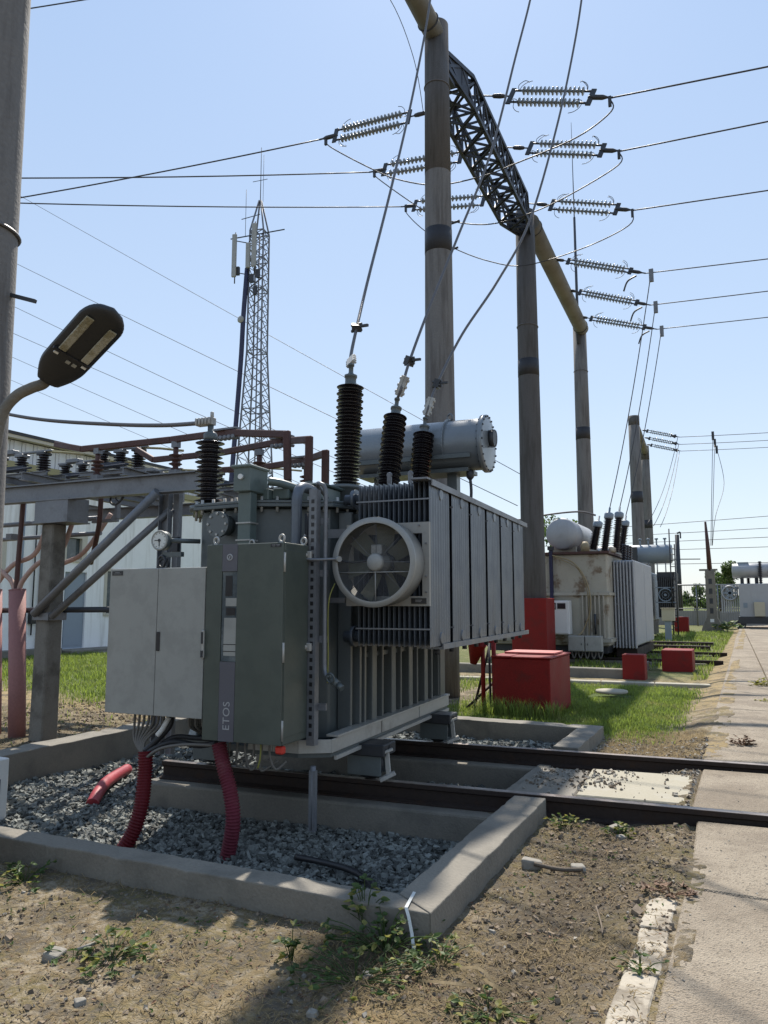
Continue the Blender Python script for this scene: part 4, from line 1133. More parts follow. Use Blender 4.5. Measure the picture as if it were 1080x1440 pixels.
for k in range(3):
    vb, tilt = ((.96, .03), (1.90, .225), (2.80, .225))[k]
    d = V((.02, tilt, 1)).normalized()
    top = THW @ (V((-.22, vb, 2.66)) + d * 1.13)
    pts = [top] + [V(p) for p in JT[k][1:]]
    j = tag(MB().tube(catmull(pts, 7), .0165, 8).build('bushing_jumper', 'wire_light'), jl[k], 'cable', 'conductors rising from the transformer bushings')
    dd = (pts[1] - pts[0]).normalized()
    m = MB(); clamp_block(m, top + dd * .04, dd, .22, .075); m.build('terminal_clamp', 'skid', j)
    c = pts[2]; m = MB().beam(c - dd * .05, c + dd * .05, .10, .07).beam(c + V((.04, -.02, 0)), c + V((.15, -.04, -.012)), .025, .025).cyl(c + V((-.06, 0, .03)), c + V((.06, 0, .03)), .016, n=6).cyl(c + V((-.06, 0, -.03)), c + V((.06, 0, -.03)), .016, n=6)
    m.build('earthing_stub', 'dark', j)
    e = V(JT[k][-1])
    wire(('left', 'middle', 'right')[k] + ' overhead line above the view that carries a bushing conductor', [e + V((-.25, -.02, .03)), e + V((0, 0, .02)), e + V((9, .4, .1))], .016)
e = V((-2.6, 10.1, 11.25))
hd = thing('line_clamp', 'small dark line clamp at the top edge beside the middle conductor', 'clamp', e)
MB().beam((0, 0, .25), (.02, 0, .02), .05, .05).beam((.05, 0, .02), (-.18, 0, -.12), .05, .04).cyl((-.02, 0, .05), (.14, 0, .03), .02, n=6).build('clamp_body', 'dark', hd)

# ------------------------------------------------------------------ street lamp and the near pole at the left edge
concrete_pole('grey concrete pole cut off by the left edge behind the street lamp', -4.27, 2.885, 7.6, .235, .165, (), None, 'pole', True, 3.95)
st = thing('pole_step', 'short dark steel rod sticking out of the left pole', 'rod', (-4.09, 2.97, 3.53))
MB().beam((0, 0, 0), (.17, .05, -.055), .022, .022).build('step_bar', 'dark', st)
SL = thing('street_lamp', 'black street lamp head on a curved grey arm at the left', 'street lamp', (-3.03, 2.16, 0))
o = V((3.03, -2.16, 0))
arm = catmull([(-3.03, 2.16, 0), (-3.03, 2.16, 1.2), (-3.01, 2.15, 2.1), (-2.98, 2.14, 2.32), (-2.945, 2.14, 2.445), (-2.885, 2.155, 2.515), (-2.82, 2.18, 2.55), (-2.765, 2.20, 2.572), (-2.715, 2.195, 2.63)], 6)
MB().tube([p + o for p in arm], .024, 14).build('lamp_arm', 'post', SL)
ha, hb = V((-2.735, 2.195, 2.575)) + o, V((-2.225, 2.07, 2.765)) + o
ax = (hb - ha).normalized()
view = (ha + hb) / 2 - o - V((0, 0, 1.6))
dn = V((-.12, -.35, -1)); nrm = (dn - ax * dn.dot(ax)).normalized()
sd = ax.cross(nrm).normalized()
LEN = (hb - ha).length
def outline(t):
    # half width along the head
    if t < .28: return .052 + .043 * math.sin(t / .28 * math.pi / 2)
    if t < .80: return .095
    return .095 * math.sqrt(max(0, 1 - ((t - .80) / .20) ** 2))
m = MB(); vs = []; fs = []
N_, K_ = 28, 14
for i in range(N_ + 1):
    t = i / N_; w_ = max(.004, outline(min(t, .999)))
    c = ha + ax * LEN * t
    for k in range(K_):
        a_ = 2 * math.pi * k / K_
        x, y = math.cos(a_), math.sin(a_)
        dep = .028 if y > 0 else .055 * (1 - .45 * t)
        sq = 1.0 / max(abs(x), abs(y)) ** .45
        vs.append(c + sd * w_ * x * min(1.0, sq * .97) + nrm * dep * y * (w_ / .095) ** .5)
for i in range(N_):
    for k in range(K_):
        fs.append((i * K_ + k, i * K_ + (k + 1) % K_, (i + 1) * K_ + (k + 1) % K_, (i + 1) * K_ + k))
fs += [tuple(range(K_ - 1, -1, -1)), tuple(N_ * K_ + k for k in range(K_))]
m.add(vs, fs, True)
head = m.build('lamp_head', 'lamp', SL)
ob = lambda p: p
for s in (-1, 1):
    a = ha + ax * LEN * .43 + sd * s * .050 + nrm * .028; b_ = ha + ax * LEN * .86 + sd * s * .050 + nrm * .028
    MB().beam(a, b_, .034, .008, nrm).build('led_panel', 'led', head, bevel=.003)
a = ha + ax * LEN * .40 + nrm * .026
MB().beam(a, a + ax * .012, .165, .014, nrm).build('hinge_bar', 'black', head)
for s in (-1, 1):
    q = ha + ax * LEN * .37 + sd * s * .062 + nrm * .029
    MB().beam(q, q + ax * .012, .02, .006, nrm).build('clip', 'white', head)
for s in (.01, .03):
    q = ha + ax * LEN * .33 + sd * (s - .01) * 1.4 + nrm * .0285
    MB().beam(q, q + ax * .018, .018, .003, nrm).build('sticker', 'cab', head)

# ------------------------------------------------------------------ busbar support frame on the left
SF = thing('support_frame', 'galvanised steel busbar frame on a square concrete post at the left', 'frame')
PX, PY = -7.5, 6.22
m = MB(); w = .115
m.add([(PX + s * w, PY + q * w, -.05) for s, q in ((-1, -1), (1, -1), (1, 1), (-1, 1))] + [(PX + s * .10, PY + q * .10, 2.54) for s, q in ((-1, -1), (1, -1), (1, 1), (-1, 1))],
      [(3, 2, 1, 0), (4, 5, 6, 7), (0, 1, 5, 4), (1, 2, 6, 5), (2, 3, 7, 6), (3, 0, 4, 7)])
m.build('post', 'post', SF, bevel=.015)
MB().bx(PX - .19, PX + .41, PY - .17, PY + .17, 2.54, 2.555).bx(PX - .17, PX + .0, PY - .15, PY + .15, 2.556, 2.81).bx(PX + .001, PX + .39, PY - .155, PY + .155, 2.557, 2.83).build('post_cap', 'galv', SF)
MB().beam((PX - .135, PY - .0, 1.44), (PX + .135, PY - .0, 1.44), .27, .09).build('post_collar', 'galv', SF, bevel=.004)
def channel(p0, p1, h, w, t=.014):
    p0, p1 = V(p0), V(p1); d = (p1 - p0).normalized(); s = d.cross(V((0, 0, 1))).normalized()
    z = V((0, 0, h / 2 - t / 2))
    return MB().beam(p0, p1, t, h - 2 * t - .002).beam(p0 + z, p1 + z, w, t).beam(p0 - z, p1 - z, w, t)
channel((-10.2, 6.12, 2.945), (-5.05, 6.12, 2.89), .21, .13).build('main_beam', 'galv', SF)
channel((-10.2, 8.6, 3.02), (-5.6, 8.6, 2.97), .18, .12).build('main_beam', 'galv', SF)
for (x0, y0, x1, y1) in ((-8.28, 6.0, -8.75, 9.0), (-7.85, 6.0, -8.3, 9.0), (-6.5, 6.3, -7.0, 9.0), (-9.3, 6.0, -9.8, 9.0)):
    channel((x0, y0, 3.13), (x1, y1, 3.16), .10, .08, .012).build('cross_beam', 'galv', SF)
MB().cyl((-7.56, 6.05, 1.47), (-5.72, 6.05, 2.80), .048, n=12).build('brace', 'galv', SF)
MB().cyl((-7.34, 6.12, 1.44), (-5.70, 6.25, 2.63), .040, n=12).build('brace', 'galv', SF)
MB().cyl((-10.5, 6.36, 1.485), (-5.9, 6.36, 1.53), .035, n=10).build('rail', 'dark', SF)
cc = MB().bx(-5.84, -5.70, 6.26, 6.27, 0, 2.8).bx(-5.84, -5.83, 6.20, 6.26, 0, 2.8).bx(-5.71, -5.70, 6.20, 6.26, 0, 2.8).bx(-5.70, -5.62, 6.28, 6.34, 0, 2.8)
cc.build('column', 'galv', SF)
MB().bx(-8.74, -8.64, 6.5, 6.6, 2.42, 2.5).cyl((-10.5, 6.6, 2.62), (-7.2, 6.6, 2.64), .03, n=8).cyl((-10.5, 6.75, 2.45), (-7.3, 6.75, 2.47), .028, n=8).bx(-7.28, -6.86, 6.58, 6.62, 2.58, 2.62).bx(-6.89, -6.85, 6.57, 6.63, 2.62, 2.86).bx(-8.2, -8.14, 6.57, 6.63, 2.6, 2.9).build('conduit_bracket', 'galv', SF)
MB().tube(catmull([(-6.55, 6.2, 2.86), (-6.53, 6.16, 2.75), (-6.45, 6.15, 2.71), (-6.36, 6.16, 2.76), (-6.34, 6.2, 2.86)], 5), .012, 6).tube(catmull([(-6.52, 6.22, 2.86), (-6.48, 6.2, 2.78), (-6.42, 6.2, 2.76), (-6.38, 6.22, 2.86)], 5), .009, 6).build('cable_loop', 'cable_black', SF)
for x, mm in ((-6.1, 'bus'), (-5.9, 'black')):
    tag(MB().cyl((x - .35, 8.0, 0), (x - .35, 8.0, 3.0), .035, n=10).build('earthing_bar', 'bus' if mm == 'bus' else 'black'), ('brown red' if mm == 'bus' else 'black') + ' upright earthing bar against the white wall below the steel beam', 'bar')

# post insulators and red busbars
pm_post = MB().lathe([(0, 0), (.045, 0), (.045, .02), (.03, .03)] + [q for i in range(3) for q in ((.028, .05 + i * .05), (.075, .066 + i * .05), (.075, .074 + i * .05), (.028, .09 + i * .05))] + [(.03, .21), (.03, .26), (0, .26)], n=16).mesh('post_shaft')
pm_post.materials.append(M['bus'])
def post_insulator(label, x, y, z):
    t = thing('post_insulator', label, 'insulator', (x, y, z), 0, 'slim brown post insulators under the busbars')
    link('insulator_body', pm_post, t)
    MB().bx(-.055, .055, -.045, .045, -.06, 0).build('foot_plate', 'galv', t)
    MB().bx(-.04, .04, -.035, .035, .26, .33).build('bar_clip', 'galv', t)
    return t
def busbar(label, pts, drop):
    t = thing('busbar', label, 'busbar', group='brown red busbars to the transformer')
    for a, b_ in zip(pts, pts[1:]):
        MB().beam(a, b_, .045, .075).build('bar_length', 'bus', t, bevel=.008)
    MB().beam(V(pts[-1]) + V((0, 0, .035)), drop, .05, .075, (1, 0, 0)).build('bar_drop', 'bus', t, bevel=.008)
    q = V(pts[-2]).lerp(V(pts[-1]), .08)
    m = MB()
    for k in range(5): m.cyl(q + V((k * .055 - .15, -.05, -.05)), q + V((k * .055 - .15, .05, -.05)), .022, n=6)
    m.beam(q + V((-.2, 0, .045)), q + V((.1, 0, .045)), .06, .02)
    m.build('joint_clamp', 'galv', t)
    return t
D1, D2, D3 = [THW @ V(p) for p in ((-1.02, 1.28, 2.80), (-.84, 1.38, 2.80), (-.80, 1.66, 2.80))]
def along(px, z): return px
busbar('nearest brown red busbar, running along the top of the frame', [(-8.05, 6.62, 3.66), (-7.33, 6.42, 3.49), (-5.88, 6.40, 3.46), (-4.98, 6.25, 3.42), (D1.x - .02, D1.y, 3.27)], D1)
busbar('middle brown red busbar, seen just below the nearest one', [(-7.35, 7.35, 3.66), (-6.85, 7.15, 3.44), (-5.75, 7.1, 3.42), (-4.6, 6.8, 3.40), (D2.x, D2.y, 3.22)], D2)
busbar('farthest brown red busbar, lowest in the picture', [(-6.5, 7.6, 3.33), (-5.4, 7.5, 3.28), (-4.6, 7.2, 3.24), (D3.x, D3.y, 3.13)], D3)
post_insulator('post insulator under the nearest busbar beside the tank bushing', -5.80, 6.40, 3.10)
post_insulator('post insulator under the bend of the nearest busbar', -7.05, 6.42, 3.14)
post_insulator('post insulator under the middle busbar, on the steel beam', -6.45, 7.13, 3.06)
post_insulator('post insulator right of the tank bushing under the middle busbar', -5.0, 6.9, 3.03)
post_insulator('post insulator under the right end of the farthest busbar', -4.55, 7.2, 2.88)

# disconnectors
iso_mesh = MB().lathe([(0, 0), (.06, 0), (.06, .04)] + [q for i in range(5) for q in ((.05, .05 + i * .045), (.095, .064 + i * .045), (.095, .07 + i * .045), (.05, .088 + i * .045))] + [(.05, .28), (.065, .285), (.065, .33), (0, .33)], n=16).mesh('insulator_body')
iso_mesh.materials.append(M['porcelain'])
def disconnector(label, x, y, z, rot, L_=.75, k=1.0):
    t = thing('disconnector', label, 'switch', (x, y, z), rot, 'disconnectors on the steel frame')
    t.scale = (1, 1, k)
    MB().bx(-.2, L_ + .2, -.02, .02, -.32, -.02).bx(-.02, .06, -.2, .2, -.30, -.26).build('mounting_leg', 'galv', t)
    MB().bx(L_ * .2, L_ * .8, -.19, -.13, .10, .2).cyl((.0, -.2, .12), (L_, -.2, .14), .018, n=6).build('drive_linkage', 'galv_dark', t)
    MB().tube([(L_ + .05, 0, .47), (L_ + .35, .02, .43), (L_ + .7, .05, .36)], .022, 6).build('connecting_bar', 'olive', t)
    channel((-.25, -.16, .03), (L_ + .25, -.16, .03), .08, .06).build('base_channel', 'galv', t)
    channel((-.25, .16, .03), (L_ + .25, .16, .03), .08, .06).build('base_channel', 'galv', t)
    for i in range(3):
        link('insulator_body', iso_mesh, t, (i * L_ / 2, 0, .07))
        MB().bx(i * L_ / 2 - .08, i * L_ / 2 + .08, -.07, .07, .402, .46).build('contact_head', 'dark' if i % 2 == 0 else 'galv', t, bevel=.008)
    MB().bx(-.15, L_ + .15, -.03, .03, .465, .50).bx(.05, .30, -.06, .06, .48, .56).build('switch_blade', 'galv', t, bevel=.004)
    return t
disconnector('disconnector farthest left, beside the street lamp arm', -9.62, 7.0, 3.33, R(2), .86, 0.78)
disconnector('disconnector above the concrete post', -8.02, 7.4, 3.34, R(4), .62, 0.78)
disconnector('disconnector second from the left, behind the post', -9.70, 8.2, 3.46, R(2), .72, .72)
disconnector('disconnector above the hanging cable loop', -9.35, 9.5, 3.50, R(2), .72, .72)
disconnector('disconnector behind the tank bushing end of the frame', -7.6, 9.4, 3.36, R(3), .8, .72)

# low voltage conductor to the left
w = wire('bare grey conductor sagging from the left to the tank bushing clamp', catmull([(-4.60, 5.36, 3.285), (-5.2, 5.50, 3.36), (-6.0, 5.6, 3.48), (-7.0, 5.62, 3.64), (-7.8, 5.6, 3.82), (-9.4, 5.6, 4.25)], 8), .022, 'wire_light')
# purple red conduits with cable fans
for k, (bx_, lab) in enumerate((((-7.98, 6.25), 'faded purple red cable pipe left of the concrete post'), ((-8.42, 6.25), 'faded purple red cable pipe cut off by the left edge'))):
    t = thing('cable_pipe', lab, 'pipe', (bx_[0], bx_[1], 0), 0, 'purple red cable pipes')
    MB().tube([(0, 0, -.05), (-.05, 0, .6), (-.15, 0, 1.76)], .098, 20).build('pipe_shaft', 'conduit', t)
    MB().torus((-.15, 0, 1.757), (-.1, 0, 1), .092, .010, 24, 6).build('pipe_rim', 'conduit', t)
    top = V((-.15, 0, 1.72))
    for j, (pts, mm) in enumerate((([top, top + V((-.02, 0, .12)), top + V((-.0, 0, .8)), top + V((.02, .0, 1.3))], 'bus'),
                    ([top + V((.03, 0, 0)), top + V((.08, 0, .14)), top + V((.28, .05, .36)), top + V((.56, .15, .52)), top + V((.75, .2, 1.1))], 'cable_pink'),
                    ([top + V((-.04, 0, 0)), top + V((-.12, 0, .15)), top + V((-.4, 0, .32)), top + V((-.7, .1, .42)), top + V((-.8, .1, .9))], 'cable_pink'))):
        MB().tube(catmull(pts, 8), .03, 10).build('power_cable', mm, t)
tag(MB().tube(catmull([(-8.6, 7.0, 1.85), (-8.2, 6.9, 2.08), (-7.75, 6.9, 2.25), (-7.4, 7.0, 2.75)], 8), .03, 10).build('power_cable', 'cable_pink'), 'pale pink cable curving up behind the concrete post', 'cable')
tag(MB().tube(catmull([(-7.05, 6.5, 2.9), (-7.08, 6.52, 2.6), (-7.2, 6.6, 2.4), (-7.5, 6.8, 2.1)], 8), .03, 10).build('power_cable', 'bus'), 'brown red cable bending down right of the post cap', 'cable')

# white cabinet at the left edge
wc = thing('white_cabinet', 'low white box with a small navy sign at the left edge of the gravel', 'box', (-5.69, 4.15, -.22))
MB().bx(-.45, 0, -.42, .25, 0, .52).build('box_body', 'white', wc, bevel=.008)
MB().bx(.001, .006, .10, .17, .26, .36).build('navy_sign', 'navy', wc)
MB().bx(.0065, .008, .12, .15, .29, .33).build('sign_symbol', 'cab', wc)

# ------------------------------------------------------------------ white building
BD = thing('white_building', 'long whitewashed building with pale cladding under a dark roof edge', 'building')
WX = -20.2
def wall_with_holes(x, y0, y1, z0, z1, holes, th=.3):
    yc = sorted({y0, y1} | {h[0] for h in holes} | {h[1] for h in holes}); zc = sorted({z0, z1} | {h[2] for h in holes} | {h[3] for h in holes})
    m = MB()
    for a, b_ in zip(yc, yc[1:]):
        for c, d in zip(zc, zc[1:]):
            if any(h[0] <= (a + b_) / 2 <= h[1] and h[2] <= (c + d) / 2 <= h[3] for h in holes): continue
            m.bx(x - th, x, a, b_, c, d)
    return m
holes = [(17.22, 18.05, 3.0, 3.80), (17.28, 18.17, .1, 2.62), (14.2, 15.0, 2.6, 3.45), (19.0, 20.4, 1.2, 2.75)]
wall_with_holes(WX, 6, 34, 0, 5.9, holes).build('wall', 'white_wall', BD)
MB().bx(WX - 12, WX - .301, 6, 34, 0, 5.9).build('wall_core', 'white_wall', BD)
for (a, b_, c, d, kind) in ((17.22, 18.05, 3.0, 3.80, 'w'), (14.2, 15.0, 2.6, 3.45, 'w'), (19.0, 20.4, 1.2, 2.75, 'w')):
    f = MB().bx(WX - .1, WX + .03, a - .06, a + .05, c - .05, d + .05).bx(WX - .1, WX + .03, b_ - .16, b_ + .06, c - .05, d + .05).bx(WX - .1, WX + .028, a + .05, b_ - .16, d - .05, d + .05).bx(WX - .1, WX + .05, a + .05, b_ - .16, c - .05, c + .04).build('window', 'frame_beige', BD)
    MB().bx(WX - .16, WX - .12, a, b_, c, d).build('pane', 'glass', f)
dr = MB().bx(WX - .12, WX - .07, 17.28, 18.17, .1, 2.62).build('door', 'door', BD)
MB().bx(WX - .069, WX - .055, 17.36, 18.09, .2, 1.25).bx(WX - .069, WX - .055, 17.36, 18.09, 1.33, 2.5).build('door_panel', 'door', dr)
for k, (dz, dx) in enumerate(((.10, .9), (.0, 1.4))): MB().bx(WX + .002, WX + dx, 16.9, 19.1 + .2 * k, -.02 if k == 0 else -.05, .10 - .08 * k).build('door_step', 'concrete', BD, bevel=.02)
for k in range(44):
    y = 12.0 + k * .42
    MB().bx(WX + .012, WX + .05, y, y + .39, 5.92, 6.58).bx(WX + .051, WX + .075, y + .12, y + .26, 5.92, 6.58).build('cladding_panel', 'clad', BD)
MB().bx(WX - 12, WX + .01, 6, 34, 5.901, 6.60).build('upper_wall', 'clad', BD)
rf = MB().bx(WX - 12, WX + .35, 5.8, 31, 6.70, 6.80).build('roof', 'fascia', BD)
MB().bx(WX + .1, WX + .33, 5.8, 31, 6.60, 6.70).build('fascia_board', 'frame_beige', rf)
MB().bx(WX + .051, WX + .20, 8, 34, 5.70, 5.905).build('ledge', 'olive', BD)
for y in (15.55, 16.3): MB().cyl((WX + .08, y, 0), (WX + .08, y, 5.6), .05, n=10).build('downpipe', 'galv' if y > 16 else 'bluegrey', BD)
MB().cyl((WX + .06, 16.05, .6), (WX + .06, 16.05, 5.0), .022, n=8).build('wall_cable', 'black', BD)
MB().bx(WX + .005, WX + .15, 15.95, 16.18, .95, 1.3).build('meter_box', 'plate', BD)
MB().bx(WX + .002, WX + .6, 6, 16.8, -.05, .18).build('plinth', 'concrete', BD)

# ------------------------------------------------------------------ telecom mast
MT = thing('telecom_mast', 'slender grey lattice telecom mast with white antenna panels beyond the building', 'mast', (-29.35, 40, 0), R(12))
prof_ = [(0, 1.4), (10.3, .90), (18.6, .52), (27.2, .50), (29.6, .06)]
def hw_(z):
    for (a, p), (b_, q) in zip(prof_, prof_[1:]):
        if a <= z <= b_: return p + (q - p) * (z - a) / (b_ - a)
    return .05
cor = [(-1, -1), (1, -1), (1, 1), (-1, 1)]
for sx, sy in cor:
    zz = [0, 10.3, 18.6, 27.2, 29.6]
    MB().tube([(sx * hw_(z), sy * hw_(z), z) for z in zz], .06, 6).build('mast_leg', 'mast', MT)
br = MB(); z = 0
while z < 27:
    st_ = max(.75, hw_(z) * 1.1); z2 = min(27.2, z + st_)
    for i in range(4):
        (ax_, ay), (bx2, by) = cor[i], cor[(i + 1) % 4]
        h0, h1 = hw_(z), hw_(z2)
        br.beam((ax_ * h0, ay * h0, z), (bx2 * h1, by * h1, z2), .045, .045).beam((bx2 * h0, by * h0, z), (ax_ * h1, ay * h1, z2), .04, .04)
    z = z2
for z in (10.3, 14.5, 18.6, 23, 25.2, 27.2):
    h = hw_(z)
    for i in range(4): br.beam((cor[i][0] * h, cor[i][1] * h, z), (cor[(i + 1) % 4][0] * h, cor[(i + 1) % 4][1] * h, z), .06, .06)
bo = br.build('bracing', 'mast', MT); bo['kind'] = 'stuff'
MB().cyl((0, 0, 0), (0, 0, 27), .05, n=6).cyl((.35, 0, 0), (.25, 0, 27), .035, n=6).build('climbing_ladder', 'mast', MT)
MB().tube(catmull([(-1.75, -1.0, 0), (-1.35, -1.0, 7), (-.85, -.8, 17), (-.75, -.7, 21), (-.60, -.6, 24.4)], 5), .17, 8).build('feeder_bundle', 'navy', MT)
for (x, y, z0, z1) in ((-1.5, -.8, 23.8, 26.9), (.05, -1.0, 24.3, 27.4), (-.42, -.9, 24.3, 26.1)):
    a = MB().bx(x - .16, x + .16, y - .08, y + .08, z0, z1).build('antenna_panel', 'cab', MT, bevel=.03)
    MB().cyl((x, y + .15, z0 - .4), (x, y + .15, z1 + .2), .04, n=6).beam((x, y + .15, z0 + .4), (x * .4, 0, z0 + .4), .05, .05).beam((x, y + .15, z1 - .4), (x * .4, 0, z1 - .4), .05, .05).build('antenna_bracket', 'dark', a)
MB().beam((-1.9, -.6, 26.7), (2.1, -.6, 26.9), .06, .06).cyl((0, 0, 29.4), (0, 0, 33.6), .03, .02, n=6).cyl((.2, 0, 29.5), (.2, 0, 33.0), .015, n=5).beam((-1.4, 0, 28.4), (.0, 0, 28.6), .04, .04).beam((-.6, 0, 31.1), (.5, 0, 31.15), .03, .03).cyl((-.8, -.6, 26.8), (-.8, -.6, 30.2), .018, n=5).build('whip_aerial', 'dark', MT)
MB().lathe([(0, 0), (.25, 0), (.25, .1), (.1, .2), (0, .2)], (-.86, -.80, 20.7), (-.3, -1, 0), 16).build('dish', 'cab', MT)
for (x, y, z) in ((-.2, -.7, 23.6), (.25, -.7, 23.9), (-1.3, -.6, 24.3), (.1, -.75, 22.7)):
    MB().bx(x - .13, x + .13, y - .1, y + .1, z - .3, z + .3).build('radio_unit', 'dark', MT, bevel=.02)

# ------------------------------------------------------------------ faint distant lines
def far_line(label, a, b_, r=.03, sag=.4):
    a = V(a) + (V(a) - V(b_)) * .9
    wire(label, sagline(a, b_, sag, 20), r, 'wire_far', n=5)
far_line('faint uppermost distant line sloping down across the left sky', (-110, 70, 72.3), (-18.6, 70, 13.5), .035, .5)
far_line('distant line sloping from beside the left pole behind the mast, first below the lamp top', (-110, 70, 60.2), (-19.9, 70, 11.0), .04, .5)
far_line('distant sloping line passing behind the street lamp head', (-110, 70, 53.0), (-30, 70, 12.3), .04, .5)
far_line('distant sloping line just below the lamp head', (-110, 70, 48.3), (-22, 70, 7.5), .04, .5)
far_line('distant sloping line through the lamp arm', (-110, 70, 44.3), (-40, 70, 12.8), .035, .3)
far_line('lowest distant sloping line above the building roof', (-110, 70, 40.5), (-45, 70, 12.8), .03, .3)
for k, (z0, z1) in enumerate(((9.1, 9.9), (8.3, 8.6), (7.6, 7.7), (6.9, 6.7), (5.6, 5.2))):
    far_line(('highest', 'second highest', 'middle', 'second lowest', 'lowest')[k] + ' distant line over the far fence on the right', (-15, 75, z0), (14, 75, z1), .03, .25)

# ------------------------------------------------------------------ cream transformer behind
OT = thing('power_transformer', 'old cream transformer with peeling paint and silver radiators in the middle distance', 'transformer', (0, 0, 0))
MB().bx(-7.0, -3.42, 20.55, 25.0, .45, 2.92).build('tank', 'oldtank', OT, bevel=.03)
MB().bx(-7.05, -3.36, 20.46, 25.05, 1.80, 1.88).bx(-7.05, -3.36, 20.48, 25.05, .55, .65).build('tank_belt', 'oldtank', OT)
MB().bx(-7.08, -3.34, 20.45, 25.08, 2.925, 2.99).build('cover', 'bus', OT)
for i in range(6): MB().bx(-4.1 + i * .11, -4.06 + i * .11, 20.46, 20.548, .66, 1.79).build('rib', 'oldtank', OT)
for (x, y) in ((-6.2, 20.9), (-3.95, 20.9), (-6.2, 24.3), (-3.95, 24.3)):
    MB().lathe([(0, -.09), (.2, -.09), (.2, .05), (.24, .05), (.24, .09), (0, .09)], (x, y, .24), (0, 1, 0), 20).build('wheel', 'dark', OT)
MB().bx(-6.8, -3.5, 20.7, 24.8, .25, .45).build('base_frame', 'dark', OT)
for j in range(2):
    r = MB().bx(-3.42, -2.9, 21.65 + j * 1.95, 21.75 + j * 1.95, 2.55, 2.68).build('radiator', 'oldrad', OT)
    MB().bx(-3.42, -2.9, 21.65 + j * 1.95, 21.75 + j * 1.95, .5, .62).build('header_pipe', 'oldrad', r)
    for k in range(8):
        y = 21.5 + j * 1.95 + k * .235
        MB().bx(-3.46, -2.82, y + .02, y + .2, .42, 2.78).build('radiator_panel', 'oldrad', r, bevel=.045, seg=2)
rfr = MB().bx(-3.50, -2.82, 21.44, 21.48, 1.55, 1.59).build('radiator_brace', 'oldrad', OT)
for k in range(8):
    x = -3.48 + k * .085
    MB().bx(x, x + .05, 21.36, 21.50, .36, 2.76).build('radiator_panel', 'oldrad', rfr, bevel=.02, seg=2)
MB().bx(-3.4, -2.85, 21.5, 25.3, .12, .36).build('radiator_stand', 'rail', OT)
for k in range(5): MB().cyl((-3.35 - .0, 21.35 - k * .12, 2.99), (-3.35, 21.35 - k * .12, 3.12), .06, n=10).build('cover_cap', 'oldtank', OT)
cn = MB().lathe([(0, -.10), (.2, -.085), (.40, -.02), (.44, .02), (.45, .05), (.45, .7), (.455, .705), (.455, .74), (.45, .745), (.45, 2.75), (.42, 2.8), (0, 2.88)], (-4.72, 21.0, 3.55), (0, 1, 0), 40).build('conservator', 'oldrad', OT)
for y in (21.4, 23.2): MB().bx(-5.05, -4.4, y, y + .12, 2.99, 3.2).build('conservator_leg', 'oldtank', OT)
MB().bx(-4.95, -4.86, 20.42, 20.5, 1.66, 3.1).build('cable_duct', 'navy', OT)
MB().bx(-4.98, -4.82, 20.38, 20.5, 3.05, 3.15).build('duct_cap', 'dark', OT)
cb = MB().bx(-5.02, -4.37, 20.1, 20.45, .76, 1.66).build('control_box', 'white', OT, bevel=.01)
MB().bx(-4.99, -4.41, 20.085, 20.099, .79, 1.63).build('box_door', 'white', cb, bevel=.004)
MB().bx(-4.94, -4.72, 20.075, 20.084, 1.42, 1.6).build('meter_window', 'plate', cb)
MB().bx(-4.92, -4.74, 20.070, 20.0745, 1.45, 1.57).build('meter_face', 'cab', cb)
MB().bx(-4.68, -4.46, 20.075, 20.084, 1.44, 1.59).build('meter_window', 'plate', cb)
for (x, lab) in ((-4.37, 0), (-3.93, 1)):
    j = MB().bx(x, x + .42, 19.85, 20.1, .34, .74).build('junction_box', 'cab', OT, bevel=.008)
    MB().bx(x + .02, x + .40, 19.835, 19.849, .36, .72).build('box_door', 'cab', j, bevel=.004)
    MB().bx(x + (.34 if lab == 0 else .06), x + (.36 if lab == 0 else .08), 19.825, 19.834, .5, .55).build('latch', 'dark', j)
for k in range(5):
    MB().tube(catmull([(-4.3 + .17 * k, 19.97, .35), (-4.28 + .17 * k, 19.96, .22), (-4.24 + .17 * k, 19.96, .16), (-4.2 + .17 * k, 19.98, .26), (-4.19 + .17 * k, 20.0, .35)], 5), .02, 6).build('cable_loop', 'cable', OT)
MB().tube(catmull([(-4.85, 20.4, 2.9), (-4.3, 20.38, 2.7), (-3.95, 20.36, 2.2), (-3.85, 20.36, 1.5), (-4.05, 20.36, .9), (-4.15, 20.1, .74)], 8), .018, 8).tube(catmull([(-4.8, 20.42, 2.85), (-4.2, 20.40, 2.55), (-3.95, 20.38, 2.0), (-3.9, 20.38, 1.4), (-3.92, 20.36, .74)], 8), .013, 6).build('ochre_cable', 'ochre', OT)
MB().lathe([(0, 0), (.12, 0), (.12, .2), (.06, .3), (0, .3)], (-4.05, 20.9, 2.99), (0, 0, 1), 14).build('relief_valve', 'ochre', OT)
MB().cyl((-3.75, 20.4, .76), (-3.75, 20.4, 1.3), .03, n=8).build('pipe', 'dark', OT)
